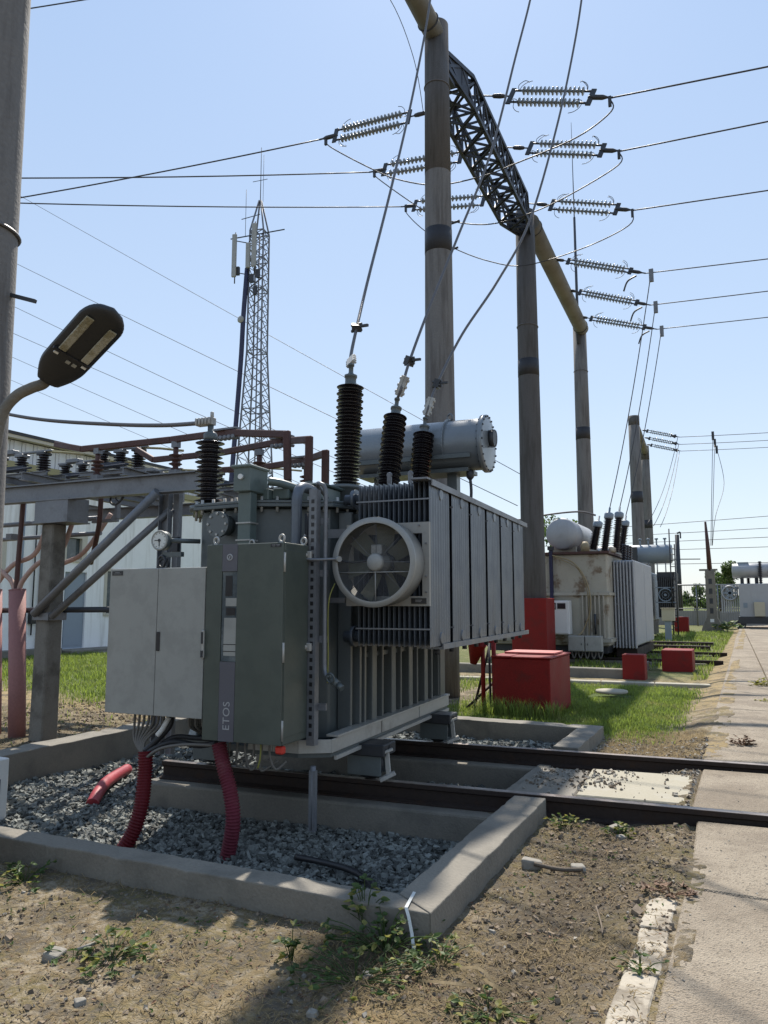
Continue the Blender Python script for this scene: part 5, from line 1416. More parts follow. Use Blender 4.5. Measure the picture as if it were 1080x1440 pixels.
for k, (b0, b1) in enumerate((((-4.02, 21.8, 2.99), (-3.84, 21.9, 3.95)), ((-3.80, 22.4, 2.99), (-3.62, 22.5, 4.25)), ((-3.60, 23.2, 2.99), (-3.45, 23.3, 4.35)), ((-3.62, 24.3, 2.99), (-3.44, 24.4, 4.20)))):
    b0, b1 = V(b0), V(b1); d = (b1 - b0).normalized(); L_ = (b1 - b0).length
    b = MB().lathe([(0, 0), (.17, 0), (.17, .1), (.12, .12), (0, .12)], b0, d, 16).build('bushing', 'oldtank', OT)
    MB().lathe(shed_profile(.12, L_ - .18, 18, .085, .14, .125), b0, d, 18).build('shed_stack', 'porcelain', b)
    MB().lathe([(0, 0), (.13, 0), (.14, .03), (.14, .14), (.1, .18), (.03, .2), (.03, .34), (0, .34)], b0 + d * (L_ - .18), d, 16).build('bushing_cap', 'bluegrey', b)
for k in range(3):
    b = MB().lathe(shed_profile(0, .5, 7, .05, .09, .085), (-3.15 + .02 * k, 21.75 + k * .4, 2.75), (.05, .05, 1), 14).build('small_bushing', 'porcelain', OT)
wire('grey conductor from the dark pole to the first bushing of the cream transformer', catmull([(-5.9, 20.6, 3.95), (-5.0, 21.0, 4.12), (-4.3, 21.6, 4.22), (-3.9, 21.85, 4.12)], 6), .028, 'wire_light')
# pit and rails of the cream transformer
t = thing('pit_wall', 'low concrete wall round the pit of the cream transformer', 'wall')
for (x0, x1, y0, y1) in ((-7.5, -2.5, 16.55, 16.8), (-2.5, -2.28, 16.9, 19.2)): MB().bx(x0, x1, y0, y1, -.2, .2).build('wall_section', 'concrete', t, bevel=.015)
for (y, lab) in ((20.9, 'dark rail in front of the cream transformer running to the road'), (24.3, 'dark rail under the far wheels of the cream transformer')):
    t = thing('steel_rail', lab, 'rail')
    MB().bx(-6.8, -.7, y - .035, y + .035, .09, .14).bx(-6.8, -.7, y - .01, y + .01, 0, .09).build('rail_bar', 'rail', t)
    MB().bx(-6.8, -1.1, y - .2, y + .2, -.15, -.0 + .06).build('rail_bed', 'concrete', t)
for y, lab in ((27.4, 'nearer dark low plinth across the grass beyond the cream transformer'), (30.0, 'farther dark low plinth across the grass, by the far red box')):
    tag(MB().bx(-5.5, -1.3, y - .15, y + .15, -.1, .16).build('rail_plinth', 'rail'), lab, 'plinth', 'dark plinths beyond the cream transformer')

# blue grey transformer
BT = thing('power_transformer', 'blue grey transformer with a long horizontal conservator behind the cream one', 'transformer')
MB().bx(-7.2, -4.05, 34.6, 39, .8, 3.0).build('tank', 'bluegrey', BT, bevel=.03)
MB().bx(-6.9, -4.1, 34.8, 38.8, .15, .8).build('base_frame', 'dark', BT)
for i in range(5): MB().bx(-4.9 + i * .2, -4.84 + i * .2, 34.5, 34.598, .9, 2.9).build('rib', 'bluegrey', BT)
MB().lathe([(0, 0), (.40, .02), (.44, .06), (.44, 4.3), (.40, 4.36), (0, 4.38)], (-7.45, 36, 3.82), (1, 0, 0), 32).build('conservator', 'bluegrey', BT)
for k in range(4):
    x = -4.45 + k * .36
    MB().cyl((x, 35.9, 4.2), (x, 35.9, 4.5), .035, n=8).lathe([(0, 0), (.08, 0), (.08, .06), (0, .08)], (x, 35.9, 4.48), (0, 0, 1), 10).build('breather_pipe', 'bluegrey', BT)
    MB().cyl((x, 35.8, 2.98), (x, 35.8, 3.42), .025, n=8).build('support_pipe', 'oldrad', BT)
MB().bx(-4.9, -4.5, 35.0, 35.3, 2.98, 4.1).build('duct', 'dark', BT)
r = MB().bx(-3.75, -3.0, 35.6, 37.5, 2.6, 2.98).build('radiator', 'dark', BT)
for k in range(9): MB().bx(-3.72 + k * .08, -3.67 + k * .08, 35.45, 37.4, .95, 2.75).build('radiator_panel', 'dark', r)
MB().bx(-3.8, -2.98, 35.38, 35.44, 2.25, 2.3).bx(-3.8, -2.98, 35.38, 35.44, 1.6, 1.64).build('brace_strip', 'bluegrey', BT)
fn = MB().torus((-3.4, 35.4, 1.95), (0, 1, 0), .28, .03, 28, 6).torus((-3.4, 35.4, 1.95), (0, 1, 0), .15, .01, 20, 5).cyl((-3.4, 35.42, 1.95), (-3.4, 35.36, 1.95), .06, n=10).build('cooling_fan', 'bluegrey', BT)
lad = MB().cyl((-3.12, 35.3, .2), (-3.12, 35.3, 4.9), .03, n=6).cyl((-2.92, 35.3, .2), (-2.92, 35.3, 4.2), .03, n=6)
for k in range(14): lad.cyl((-3.12, 35.3, .5 + k * .27), (-2.92, 35.3, .5 + k * .27), .018, n=5)
lad.build('ladder', 'dark', BT)
bx = thing('cabinet_post', 'cream cabinet on a grey post in front of the blue grey transformer', 'cabinet', (-3.1, 33, 0))
MB().bx(-.14, .10, -.1, .1, -.05, .86).build('post', 'bluegrey', bx)
MB().bx(-.24, .26, -.16, .16, .86, 1.36).build('box_body', 'cream_box', bx, bevel=.01)
MB().bx(-.28, .30, -.2, .2, 1.36, 1.39).build('box_roof', 'cream_box', bx)
lp = thing('lattice_pole', 'slim dark pole with a hooked top against the sky beyond the blue grey transformer', 'pole', (-4.9, 62, 0))
MB().tube([(0, 0, 0), (0, 0, 6.9)], [.2, .16], 10).build('pole_shaft', 'dark', lp)
MB().beam((0, 0, 7.0), (.25, 0, 7.1), .12, .12).beam((.25, 0, 7.1), (.25, 0, 6.6), .1, .1).beam((-1.0, 0, 5.0), (1.6, 0, 4.95), .07, .07).build('cross_arm', 'dark', lp)

# far transformer by the road end
FT = thing('power_transformer', 'far pale grey transformer at the right edge beyond the road end', 'transformer')
MB().bx(-.62, 1.6, 50, 53, .75, 2.75).build('tank', 'oldrad', FT, bevel=.03)
MB().bx(-.7, 1.7, 49.9, 53, .35, .75).build('base_frame', 'dark', FT)
for x in (-.6, 1.2):
    MB().cyl((x, 49.95, .3), (x, 50.2, .3), .3, n=16).build('wheel', 'dark', FT)
MB().lathe([(0, 0), (.42, .03), (.45, .06), (.45, 2.5), (0, 2.55)], (-.95, 50.8, 3.55), (1, 0, 0), 28).build('conservator', 'oldrad', FT)
MB().bx(-.6, .0, 50.6, 51.0, 3.95, 4.08).build('conservator_lid', 'bluegrey', FT)
for x in (-.5, .3): MB().bx(x, x + .2, 50.7, 50.9, 2.75, 3.15).build('conservator_leg', 'dark', FT)
r = MB().bx(-1.6, -.62, 50.6, 51.6, 2.45, 2.6).build('radiator', 'oldrad', FT)
for k in range(8): MB().bx(-1.62 + k * .125, -1.54 + k * .125, 50.5, 51.6, 1.0, 2.75).build('radiator_panel', 'oldrad', r)
fn = MB().torus((-1.12, 50.42, 2.2), (0, 1, 0), .42, .05, 28, 6).torus((-1.12, 50.42, 2.2), (0, 1, 0), .22, .02, 20, 5).build('cooling_fan', 'oldrad', FT)
for k in range(6):
    w_ = R(60 * k); MB().beam((-1.12, 50.43, 2.2), (-1.12 + .4 * math.cos(w_), 50.43, 2.2 + .4 * math.sin(w_)), .12, .02, (0, 1, 0)).build('fan_blade', 'bluegrey', fn)
MB().bx(.18, .75, 49.7, 49.98, .8, 1.65).build('control_box', 'cream_box', FT, bevel=.01)
MB().bx(-.40, -.18, 49.98, 49.995, 1.3, 1.6).build('nameplate', 'bluegrey', FT)
for (x, z, dx) in ((.62, 4.1, .0), (1.2, 3.9, .3), (-.05, 3.1, .0)):
    b = MB().lathe(shed_profile(0, z - 2.75, 12, .07, .13, .12), (x, 50.3, 2.75), (dx, 0, 1), 14).build('bushing', 'porcelain', FT)

# lattice post by the road
LPp = thing('concrete_post', 'perforated grey concrete post with a flared foot and a brown red top beside the road', 'post', (-1.98, 45.8, 0))
MB().prism([(-.62, -.3), (.62, -.3), (.62, .3), (-.62, .3)], -.1, .06).build('foot_slab', 'concrete', LPp)
m = MB(); prof2 = [(.06, .58), (.3, .5), (.75, .3), (.76, .27), (3.4, .25)]
vs = []; 
for z, w_ in prof2: vs += [(-w_, -.16, z), (w_, -.16, z), (w_, .16, z), (-w_, .16, z)]
fs = [(3, 2, 1, 0), tuple(range(16, 20))]
for i in range(4):
    for k in range(4): fs.append((i * 4 + k, i * 4 + (k + 1) % 4, i * 4 + 4 + (k + 1) % 4, i * 4 + 4 + k))
m.add(vs, fs).build('post_body', 'concrete', LPp, bevel=.02)
for z in (1.0, 1.55, 2.1, 2.65): MB().bx(-.09, .09, -.165, -.161, z, z + .3).build('post_recess', 'dark', LPp)
MB().bx(-.1, .1, -.17, -.162, .52, .7).build('white_plate', 'white', LPp)
MB().bx(-.55, .4, -.12, .12, 3.4, 3.5).build('cross_arm', 'concrete', LPp)
MB().tube([(0, 0, 3.4), (-.04, 0, 4.9), (-.1, 0, 6.2)], [.14, .11, .06], 10).build('red_top', 'bus', LPp)

# red painted boxes and the fire point
def red_box(name, label, x0, x1, y0, y1, z1, cat='box', m='red', lid=True):
    t = thing(name, label, cat, ((x0 + x1) / 2, (y0 + y1) / 2, 0))
    w, d = (x1 - x0) / 2, (y1 - y0) / 2
    MB().bx(-w, w, -d, d, -.05, z1).build('box_body', m, t, bevel=.012)
    if lid:
        MB().bx(-w - .02, -w * .35, -d - .02, d, z1 + .003, z1 + .035).build('lid_plate', m, t, bevel=.008)
        MB().bx(-w * .34, w + .02, -d - .018, d, z1 + .003, z1 + .03).build('lid_plate', m, t, bevel=.008)
        MB().bx(-w * .9, w * .9, -d * .3, d * .6, z1 + .037, z1 + .065).build('lid_bar', 'red_light', t, bevel=.004)
    return t
red_box('sand_box', 'big dark red sand box in the grass right of the transformer', -3.44, -2.6, 10.6, 11.9, .80)
red_box('pole_pedestal', 'tall red square pedestal around the foot of the dark pole', -5.50, -4.60, 18.55, 19.45, 1.72, 'pedestal', 'red', False)
red_box('red_block', 'small upright red box at the edge of the grass before the cream transformer', -2.50, -2.05, 16.45, 16.85, .52, lid=False)
red_box('red_block', 'wider low red box with flat lid beside the road verge', -1.95, -1.28, 18.75, 19.6, .50, lid=False)
red_box('red_block', 'tiny distant red box near the perforated post', -3.75, -3.05, 43.0, 43.7, .85, lid=False)
FS = thing('fire_stand', 'red fire point stand with a hanging bucket and leaning tools beside the sand box', 'stand', (-3.62, 10.75, 0))
for x in (-.02, .15):
    MB().cyl((x, 0, -.1), (x, 0, 1.35), .032, n=10).build('stand_post', 'red', FS)
MB().beam((-.3, 0, 1.3), (.2, 0, 1.3), .05, .05).beam((-.3, 0, 1.02), (.2, 0, 1.02), .03, .03).build('cross_bar', 'red', FS)
bk = thing('fire_bucket', 'cone shaped red bucket hanging on the fire stand', 'bucket', (-3.76, 10.66, .70))
MB().lathe([(0, 0), (.05, 0), (.14, .30), (.15, .31), (.135, .30), (.045, .015), (0, .015)], (0, 0, 0), (.25, -.1, 1), 24).build('bucket_body', 'red', bk)
MB().tube(catmull([(-.06, -.03, .33), (.03, -.03, .45), (.1, -.03, .48), (.2, -.03, .28)], 5), .006, 6).build('bucket_handle', 'dark', bk)
for k, (a, b_) in enumerate((((-3.85, 10.9, .0), (-3.62, 11.02, .95)), ((-3.92, 10.75, .02), (-3.55, 11.05, .42)))):
    t = thing('shovel', ('steeply' if k == 0 else 'flatly') + ' leaning old shovel handle at the fire stand', 'shovel')
    MB().cyl(a, b_, .02, n=8).build('handle', 'rail', t)
    d = (V(b_) - V(a)).normalized()
    MB().beam(V(b_) - d * .02, V(b_) + d * .22, .14, .01, (0, -1, .3)).build('blade', 'dark', t, bevel=.004)
t = thing('tool_bar', 'dark navy crowbar leaning on the sand box', 'tool'); MB().cyl((-3.50, 10.66, 0), (-3.62, 10.98, 1.1), .018, n=8).build('bar', 'black', t)
mc = thing('manhole_cover', 'pale flat round cover lying in the grass', 'cover', (-2.22, 13.35, .07)); MB().lathe([(0, 0), (.26, 0), (.27, .02), (.26, .045), (0, .05)], n=28).build('cover_disc', 'slab', mc)
sl = tag(MB().prism([(-1.34, 6.20), (-.505, 6.30), (-.52, 7.32), (-1.40, 7.22)], -.05, .075).build('concrete_slab', 'slab', bevel=.01), 'pale concrete slab lying between the rails at the road edge', 'slab')
tag(MB().prism([(-1.885, 6.06), (-1.36, 6.11), (-1.42, 7.26), (-1.885, 7.22)], -.3, .045).build('concrete_slab', 'concrete', bevel=.015), 'rough grey concrete slab between the rails next to the pit', 'slab')
tm = MB()
tpts = [(-1.60, 3.60, .152), (-1.562, 3.44, .160), (-1.552, 3.392, .158), (-1.535, 3.383, .125), (-1.51, 3.365, .06), (-1.485, 3.33, .004)]
for a, b_ in zip(tpts, tpts[1:]): tm.beam(a, b_, .015, .0025, (.25, -.6, .8))
tp = tag(tm.build('strap', 'tape'), 'thin white strap hanging over the front corner of the pit wall', 'strap')

# ------------------------------------------------------------------ far fence, wall, trees
fw = thing('boundary_wall', 'grey concrete panel wall along the far boundary', 'wall')
for k in range(14):
    x = -16 + k * 1.55
    MB().bx(x, x + 1.5, 58.0, 58.1, -.1, 1.0 + .03 * (k % 3)).build('wall_panel', 'fence_wall', fw)
    MB().bx(x - .1, x - .0, 57.94, 58.15, -.1, 1.2).build('wall_post', 'fence_wall', fw)
fe = thing('mesh_fence', 'thin grey tube frame fence in front of the far wall', 'fence')
for k in range(6):
    x = -7.4 + k * 1.35
    MB().cyl((x, 56, 0), (x, 56, 2.85), .045, n=8).build('fence_post', 'galv', fe)
MB().cyl((-7.4, 56, 2.85), (-.6, 56, 2.82), .05, n=8).cyl((-7.4, 56, 1.2), (-.6, 56, 1.2), .03, n=6).build('fence_rail', 'galv', fe)
wm = MB()
for k in range(46): wm.cyl((-7.4 + k * .15, 56, .1), (-7.4 + k * .15, 56, 2.8), .006, n=3)
wm.build('fence_wire', 'galv', fe)

def leafy(m, c, rx, ry, rz, n, size, gap=.0):
    for _ in range(n):
        while True:
            p = V((rnd.uniform(-1, 1), rnd.uniform(-1, 1), rnd.uniform(-1, 1)))
            if p.length < 1 and p.length > .35: break
        p = V((c[0] + p.x * rx, c[1] + p.y * ry, c[2] + p.z * rz))
        nrm = V((rnd.gauss(0, 1), rnd.gauss(0, 1), rnd.gauss(.5, .8))).normalized()
        a = nrm.cross(V((rnd.random(), rnd.random(), .3))).normalized(); b_ = nrm.cross(a)
        s = size * rnd.uniform(.6, 1.4)
        m.add([p - a * s, p - b_ * s * .5, p + a * s, p + b_ * s * .5 + nrm * s * .15], [(0, 1, 2, 3)])
def tree(label, x, y, h, crown, trunk_h, n, size, group=None):
    t = thing('tree', label, 'tree', (x, y, 0), 0, group)
    m = MB().tube(catmull([(0, 0, -.1), (.05, 0, trunk_h * .5), (-.05, .05, trunk_h), (.05, 0, h * .8)], 4), [.16] * 4 + [.13] * 4 + [.07] * 4 + [.03], 8)
    lobes = []
    for k in range(11):
        w_ = rnd.uniform(0, 6.28); rr = crown * rnd.uniform(.15, .75); z = trunk_h + (h - trunk_h) * rnd.uniform(.1, .9)
        lobes.append((rr * math.cos(w_), rr * math.sin(w_), z))
        m.tube([(0, 0, trunk_h * .8), V((0, 0, trunk_h * .8)).lerp(V(lobes[-1]), .5) + V((0, 0, .15)), lobes[-1]], [.05, .035, .012], 5)
    m.build('trunk', 'bark', t)
    c = MB()
    for p in lobes:
        s = crown * rnd.uniform(.28, .5)
        leafy(c, p, s, s, s * .85, n // 11, size)
    c.build('crown', 'leaf', t)
tree('bright green tree standing behind the perforated post', -1.75, 59, 4.9, 1.55, 1.3, 3200, .10)
tree('green tree showing between the dark pole and the cream conservator', -13.3, 57, 8.6, 2.4, 3.0, 2600, .14)
for k, (x, y, h) in enumerate(((-8.5, 95, 4.6), (-5.8, 97, 3.9), (-3.2, 96, 4.2), (-11.5, 96, 3.6), (1.5, 97, 3.5), (4.5, 99, 4.4))):
    tree(('bushy tree beyond the wall, left of the slim dark pole', 'low bush just left of the perforated post, beyond the fence', 'bush hidden behind the perforated post and bright tree', 'farthest left low bush beyond the boundary wall', 'bush behind the far pale transformer', 'rightmost bush beyond the road end')[k], x, y, h, 1.7, .8, 900, .2, 'far trees beyond the boundary wall')
fwd = MB()
for _ in range(9000):
    x = rnd.uniform(-260, 160); y = 330 + rnd.uniform(0, 30)
    h = 5 + 4 * noise.noise((x * .03, 0, 0))
    z = rnd.uniform(.2, max(1, h)); s = rnd.uniform(.5, 1.0)
    fwd.add([(x - s, y, z - s * .6), (x + s, y, z - s * .5), (x + s * .8, y, z + s * .6), (x - s * .7, y, z + s * .5)], [(0, 1, 2, 3)])
tag(fwd.build('woods', 'leaf'), 'far line of woods low on the horizon', kind='stuff')

# ------------------------------------------------------------------ grass, straw, clods, stones, weeds
def blade(m, p, h, w, lean, az):
    d = V((math.cos(az), math.sin(az), 0)); s = V((-d.y, d.x, 0)) * w
    p = V(p)
    q = p + d * lean * .35 + V((0, 0, h * .6)); e = p + d * lean + V((0, 0, h))
    m.add([p - s, p + s, q + s * .7, q - s * .7, e], [(0, 1, 2, 3), (3, 2, 4)])
gr = MB()
def grass_area(x0, x1, y0, y1, n, h, w, dens):
    k = 0
    while k < n:
        x, y = rnd.uniform(x0, x1), rnd.uniform(y0, y1); k += 1
        c = dens(x, y) * (.55 + .9 * noise.noise((x * 1.6, y * 1.6, 4)) + .25)
        if rnd.random() > c: continue
        hh = h * rnd.uniform(.5, 1.35) * (.7 + .6 * (noise.noise((x * .9, y * .9, 9)) + .5))
        blade(gr, (x, y, gz(x, y) - .01), hh, w * rnd.uniform(.7, 1.3), hh * rnd.uniform(.1, .8), rnd.uniform(0, 6.28))
box_ok = lambda x, y: not (-3.46 < x < -2.58 and 10.58 < y < 11.92) and not (-2.6 < x < -1.86 and 13.0 < y < 13.7) and not in_pit(x, y)
grass_area(-4.7, -.75, 8.95, 15.3, 80000, .068, .0055, lambda x, y: green_cover(x, y) * box_ok(x, y))
grass_area(-3.6, -2.4, 10.2, 10.58, 900, .22, .006, lambda x, y: 1)
grass_area(-8.2, -4.7, 9.1, 15, 12000, .11, .007, lambda x, y: .8)
grass_area(-19, -8.6, 7.5, 17.5, 60000, .10, .009, lambda x, y: green_cover(x, y) * (x < -8.4))
grass_area(-10.5, -6.9, 5.0, 10, 2500, .06, .005, lambda x, y: .3)
grass_area(-4.2, -.9, 16.9, 45, 22000, .12, .012, lambda x, y: .55 * (not (-2.6 < x < -1.2 and 16.3 < y < 19.7)))
tag(gr.build('grass', 'grass'), 'patches of fresh green grass among the equipment', kind='stuff')
sw = MB()
def straw_bit(x, y, L_, z=None):
    az = rnd.uniform(0, 6.28); d = V((math.cos(az), math.sin(az), rnd.uniform(-.1, .45)))
    p = V((x, y, gz(x, y) + .004)); s = V((-d.y, d.x, 0)) * rnd.uniform(.0010, .0022)
    q = p + d * L_ * .5 + V((0, 0, .25 * L_ * rnd.random())); e = p + d * L_
    sw.add([p - s, p + s, q + s, q - s, e], [(0, 1, 2, 3), (3, 2, 4)])
for _ in range(26000):
    x, y = rnd.uniform(-5.2, -.35), 1.6 + 2.1 * rnd.random() ** .9
    if x < -1.42 and y > 3.18 + .07 * (x + 6.5): continue
    c = noise.noise((x * 1.7, y * 1.7, 2)) + .9 * math.exp(-(((x + 1.3) / .8) ** 2 + ((y - 2.5) / .7) ** 2))
    if rnd.random() > .25 + 1.1 * max(0, c): continue
    straw_bit(x, y, rnd.uniform(.02, .075))
for _ in range(9000):
    x, y = rnd.uniform(-1.38, -.45), rnd.uniform(3.0, 5.6)
    if rnd.random() > .3 + .8 * max(0, noise.noise((x * 2.2, y * 2.2, 2))): continue
    straw_bit(x, y, rnd.uniform(.015, .055))
for _ in range(12000):
    x, y = rnd.uniform(-1.55, -.55), rnd.uniform(7.85, 10.0)
    straw_bit(x, y, rnd.uniform(.02, .08))
for _ in range(9000):
    x, y = rnd.uniform(-10.5, -6.6), rnd.uniform(4.8, 9.0)
    straw_bit(x, y, rnd.uniform(.02, .08))
tag(sw.build('dry_grass', 'straw'), 'dry straw and dead grass strewn over the soil', kind='stuff')
cd = MB(); ps = MB()
for _ in range(26000):
    x, y = rnd.uniform(-5.0, -.40), rnd.uniform(1.6, 5.7)
    if x < -1.40 and y > 3.15 + .07 * (x + 6.5): continue
    c = .35 + noise.noise((x * 2.1, y * 2.1, 6)) + (.5 if x > -1.5 and y > 2.8 else 0)
    if rnd.random() > c: continue
    r = .003 + .012 * rnd.random() ** 4
    if rnd.random() < .012: r *= 1.9
    add_rock(cd, (x, y, gz(x, y) + r * .2), r, .8, .5)
for _ in range(7000):
    x, y = rnd.uniform(-1.85, -.5), rnd.uniform(5.98, 9.3) if rnd.random() < .6 else rnd.uniform(6.0, 7.5)
    if yr1(x) - .1 < y < yr1(x) + .1 or yr2(x) - .1 < y < yr2(x) + .1: continue
    onslab = x < -1.37 and 6.1 < y < 7.2 or (-1.37 < x < -.52 and 6.25 < y < 7.25)
    if onslab and rnd.random() < (.75 if x < -1.0 and y > 6.5 else .97): continue
    add_rock(cd if rnd.random() < .45 else ps, (x, y, max(gz(x, y), (.047 if x < -1.37 else .077) if onslab else -1) + .003), .004 + .017 * rnd.random() ** 3, .7, .5)
for _ in range(3500):
    x, y = rnd.uniform(-10, -6.55), rnd.uniform(4.5, 9)
    add_rock(cd, (x, y, gz(x, y) + .004), .006 + .018 * rnd.random() ** 3, .7, .5)
tag(cd.build('soil_crumbs', 'clod'), 'crumbs of dry soil and grit scattered over the bare ground', kind='stuff')
for _ in range(420):
    x, y = rnd.uniform(-4.6, -.45), rnd.uniform(1.7, 5.6)
    if x < -1.40 and y > 3.12 + .07 * (x + 6.5): continue
    add_rock(ps, (x, y, gz(x, y) + .004), .004 + .008 * rnd.random() ** 2, .7, .4)
for _ in range(260):
    x, y = rnd.uniform(-.35, 1.2), rnd.uniform(3.0, 8)
    add_rock(ps, (x, y, RZ + .002), .003 + .004 * rnd.random(), .7, .4)
tag(ps.build('pebbles', 'stone'), 'small pale pebbles on the soil and the road', kind='stuff')
def stone(label, x, y, r, m='stone', flat=.6):
    b = MB(); add_rock(b, (0, 0, r * flat * .45), r, flat, .1)
    o = b.build('stone', m, None, (x, y, gz(x, y)), bevel=r * .2, seg=2); tag(o, label, 'stone')
for a in (('flat pale stone in the left foreground', -2.93, 2.55, .05), ('small rounded stone in the middle of the foreground soil', -1.62, 2.66, .028), ('dark stone below the nearer rail', -.93, 5.58, .06),
          ('whitish stone beside the green tuft under the nearer rail', -.87, 5.40, .035), ('flat shard standing against the pit wall', -1.28, 4.62, .07), ('pale stone lying beyond the flat shard', -1.02, 4.72, .05),
          ('tiny white stone right of the pit corner', -1.22, 3.68, .018), ('dull stone left of the weeds at the pit corner', -1.56, 3.02, .03), ('whitish lump in the left foreground soil', -2.5, 2.32, .028), ('grey stone at the bottom edge of the picture', -1.5, 2.32, .03)):
    stone(*a)
t = tag(MB().tube(catmull([(-1.25, 4.58, .045), (-1.1, 4.60, .03), (-.98, 4.66, .03)], 4), .012, 6).build('stick', 'bark'), 'short brown stick beside the flat shard', 'stick')
t = tag(MB().tube(catmull([(-.78, 4.0, .085), (-.73, 3.85, .07), (-.70, 3.72, .075)], 4), .0045, 6).build('stick', 'clod'), 'thin pale bent twig left of the road edge', 'stick')
sk_ = tag(MB().tube([(-2.86, 2.62, .02), (-2.82, 2.69, .03)], .008, 8).build('stick', 'stone'), 'cut pale stub lying on the left foreground soil', 'stick')
for k, pts in enumerate(([(-1.28, 3.15, .02), (-1.12, 3.18, .06), (-.98, 3.08, .02)], [(-1.16, 3.24, .03), (-1.05, 3.12, .04), (-.96, 3.14, .02)], [(-1.34, 3.05, .02), (-1.2, 3.06, .035), (-1.08, 3.10, .03)])):
    P = catmull(pts, 6); m = MB(); vs = []
    for i, p in enumerate(P):
        w_ = .007 * math.sin(math.pi * (i + .6) / (len(P) + .6)); vs += [p + V((0, w_, .006)), p - V((0, w_, -.0)), p + V((0, w_, .009)), p - V((0, w_, -.003))]
    for i in range(len(P) - 1): m.add([vs[4 * i + j] for j in (0, 1)] + [vs[4 * i + 4 + j] for j in (1, 0)] , [(0, 1, 2, 3)])
    tag(m.build('dead_leaf', 'straw'), ('largest curled dead leaf blade right of the pit corner, arched', 'short dead leaf blade lying farthest from the pit corner', 'flat dead leaf blade lying nearest the pit corner')[k], 'leaf')
def leaf_shape(m, p, d, up, L_, w):
    p, d, up = V(p), V(d).normalized(), V(up).normalized()
    s = d.cross(up).normalized()
    pts = [p, p + d * L_ * .3 + s * w * .45 + up * .004, p + d * L_ * .65 + s * w * .38 + up * .002, p + d * L_, p + d * L_ * .65 - s * w * .38 + up * .002, p + d * L_ * .3 - s * w * .45 + up * .004]
    mid = p + d * L_ * .5 - up * L_ * .08
    m.add(pts + [mid], [(0, 1, 6), (1, 2, 6), (2, 3, 6), (3, 4, 6), (4, 5, 6), (5, 0, 6)])
lt_, sp_ = MB(), MB()
for _ in range(5200):
    x, y = rnd.uniform(-4.8, -.40), rnd.uniform(1.6, 5.7)
    if x < -1.42 and y > 3.12 + .04 * (x + 6.5): continue
    c = .3 + noise.noise((x * 1.9, y * 1.9, 15)) + .5 * math.exp(-(((x + 1.4) / .9) ** 2 + ((y - 2.7) / .8) ** 2))
    if rnd.random() > c: continue
    a_ = rnd.uniform(0, 6.28)
    leaf_shape(lt_, (x, y, gz(x, y) + .006), (math.cos(a_), math.sin(a_), rnd.uniform(-.2, .5)), (rnd.gauss(0, .5), rnd.gauss(0, .5), 1), rnd.uniform(.008, .028), rnd.uniform(.005, .014))
for _ in range(3000):
    x, y = rnd.uniform(-4.8, -.45), rnd.uniform(1.6, 5.7)
    if x < -1.42 and y > 3.14 + .04 * (x + 6.5): continue
    if rnd.random() > .05 + 1.2 * max(0, noise.noise((x * 1.5, y * 1.5, 21)) - .05): continue
    for k in range(3):
        a_ = rnd.uniform(0, 6.28)
        leaf_shape(sp_, (x, y, gz(x, y) + .004), (math.cos(a_), math.sin(a_), rnd.uniform(.1, .8)), (rnd.gauss(0, .4), rnd.gauss(0, .4), 1), rnd.uniform(.010, .026), rnd.uniform(.006, .012))
tag(lt_.build('leaf_litter', 'deadplant'), 'small dead leaves littering the foreground soil', kind='stuff')
tag(sp_.build('seedlings', 'weed'), 'tiny green seedlings sprinkled over the foreground soil', kind='stuff')
def weed(label, x, y, n, size, spread, h, m='weed', mixy=.25):
    t = thing('weed', label, 'weed', (x, y, gz(x, y)))
    st_, lf, ly = MB(), MB(), MB()
    for k in range(n):
        az = rnd.uniform(0, 6.28); r = spread * rnd.random() ** .7; z = h * rnd.uniform(.3, 1) * (1 - .4 * r / spread)
        q = V((r * math.cos(az), r * math.sin(az), z))
        st_.tube(catmull([(q.x * .15, q.y * .15, -.01), (q.x * .6, q.y * .6, z * .75), q], 3), .0022, 4, caps=False)
        for j in range(3):
            a2 = az + rnd.uniform(-1.6, 1.6)
            d = V((math.cos(a2), math.sin(a2), rnd.uniform(-.35, .5)))
            leaf_shape(ly if rnd.random() < mixy else lf, q, d, V((rnd.gauss(0, .35), rnd.gauss(0, .35), 1)), size * rnd.uniform(.5, 1.2), size * rnd.uniform(.4, .75))
    st_.build('stems', m, t); lf.build('leaves', m, t)
    if ly.v: ly.build('yellow_leaves', 'weed_yellow', t)
weed('low broadleaf weed alone on the soil in the left foreground', -2.68, 2.66, 26, .05, .20, .10)
weed('second low weed just left of the broadleaf one', -2.86, 2.60, 10, .04, .12, .06)
weed('small upright weed in the middle of the foreground', -1.94, 3.0, 12, .045, .06, .15)
weed('tangle of weeds in front of the pit corner', -1.62, 3.30, 60, .045, .30, .17, mixy=.3)
weed('shaded weeds below the pit corner, lower part of the tangle', -1.60, 2.98, 46, .04, .30, .09, mixy=.2)
weed('weeds hugging the right side of the pit corner', -1.33, 3.28, 26, .04, .20, .09, mixy=.4)
weed('yellow green weed on the soil right of the dead leaf blades', -1.02, 3.02, 22, .045, .20, .06, mixy=.5)
weed('little bright green tuft below the nearer rail', -.90, 5.46, 24, .04, .10, .10, mixy=.5)
weed('yellowish tuft where the pit wall meets the nearer rail', -1.28, 5.55, 24, .04, .14, .11, mixy=.5)
weed('weeds at the left end of the front pit wall', -3.85, 3.12, 26, .045, .22, .10)
weed('creeping weed left of the pit wall shadow', -4.25, 2.95, 20, .045, .25, .07, mixy=.4)
weed('weed beside the broken kerb strip', -.50, 3.45, 10, .035, .10, .07)
weed('tall wispy weed at the foot of the front pit wall', -1.78, 3.40, 16, .05, .10, .28, mixy=.4)
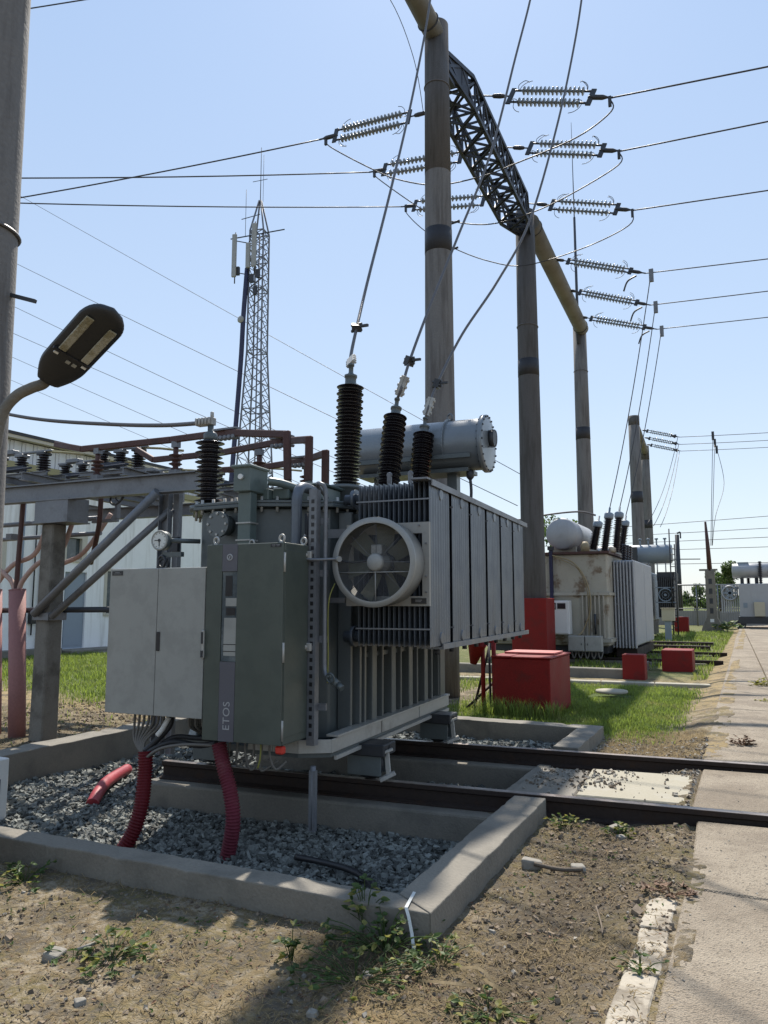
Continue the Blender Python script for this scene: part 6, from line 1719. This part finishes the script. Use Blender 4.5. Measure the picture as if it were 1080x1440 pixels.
weed('dead reddish brown plant growing from a road joint', -.16, 9.1, 40, .05, .13, .17, 'deadplant', 0)
weed('dead red brown plant at the end of the kerb strip', -.46, 4.36, 24, .04, .13, .04, 'deadplant', 0)
weed('clump in the long road joint by the right edge', .10, 15.6, 30, .09, .2, .2, 'weed_yellow', 0)
weed('second clump farther along the road joint', .14, 13.2, 16, .06, .16, .1, 'weed_yellow', 0)
weed('bushy weed by the foot of the perforated post', -1.2, 44.8, 40, .3, .6, .7, 'weed', .2)

# ------------------------------------------------------------------ one object per separate piece
STUFF = ('flange_bolts', 'end_bolts', 'flange_nuts', 'channel_slots', 'fence_wire', 'leaves', 'yellow_leaves', 'stems', 'plate_print', 'cable_bundle')
PIECES = ('bogie_bracket', 'brace_strip', 'cabinet_door', 'climbing_ladder', 'conduit_bracket', 'cradle', 'cross_arm', 'cross_bar', 'door_panel', 'door_strip',
          'fan_bracket', 'fence_rail', 'handle_lever', 'instrument_screen', 'joint_clamp', 'jumper_clamp', 'lifting_lug', 'skid_rail', 'tank_belt', 'turnbuckle', 'whip_aerial',
          'window_instrument', 'hanging_cable', 'rail_bed')
def split_pieces(o):
    me = o.data; n = len(me.vertices); p = list(range(n))
    def f(a):
        while p[a] != a: p[a] = p[p[a]]; a = p[a]
        return a
    for e in me.edges:
        a, b_ = f(e.vertices[0]), f(e.vertices[1])
        if a != b_: p[a] = b_
    isl = {}
    for v in me.vertices: isl.setdefault(f(v.index), []).append(v.index)
    keys = list(isl)
    box = {k: ([min(me.vertices[i].co[a] for i in isl[k]) for a in range(3)], [max(me.vertices[i].co[a] for i in isl[k]) for a in range(3)]) for k in keys}
    for i, k in enumerate(keys):
        for q in keys[:i]:
            if all(box[k][0][a] - .012 <= box[q][1][a] and box[q][0][a] - .012 <= box[k][1][a] for a in range(3)):
                a, b_ = f(k), f(q)
                if a != b_: p[a] = b_
    groups = {}
    for v in range(n): groups.setdefault(f(v), []).append(v)
    if len(groups) < 2: return
    faces = {}
    for pl in me.polygons: faces.setdefault(f(pl.vertices[0]), []).append((tuple(pl.vertices), pl.use_smooth))
    first = True
    for g_, idx in groups.items():
        mp = {v: i for i, v in enumerate(idx)}
        nm = bpy.data.meshes.new(o.name)
        nm.from_pydata([me.vertices[v].co for v in idx], [], [tuple(mp[v] for v in fc) for fc, _ in faces[g_]])
        nm.polygons.foreach_set('use_smooth', [s_ for _, s_ in faces[g_]])
        for m_ in me.materials: nm.materials.append(m_)
        nm.update()
        if first: o.data = nm; first = False
        else:
            c_ = o.copy(); c_.data = nm; col.objects.link(c_); c_.parent = o.parent
for o in list(bpy.data.objects):
    if o.type != 'MESH' or o.parent is None: continue
    st_name = o.name.split('.')[0]
    if st_name in STUFF: o['kind'] = 'stuff'
    elif st_name in PIECES and not o.children: split_pieces(o)
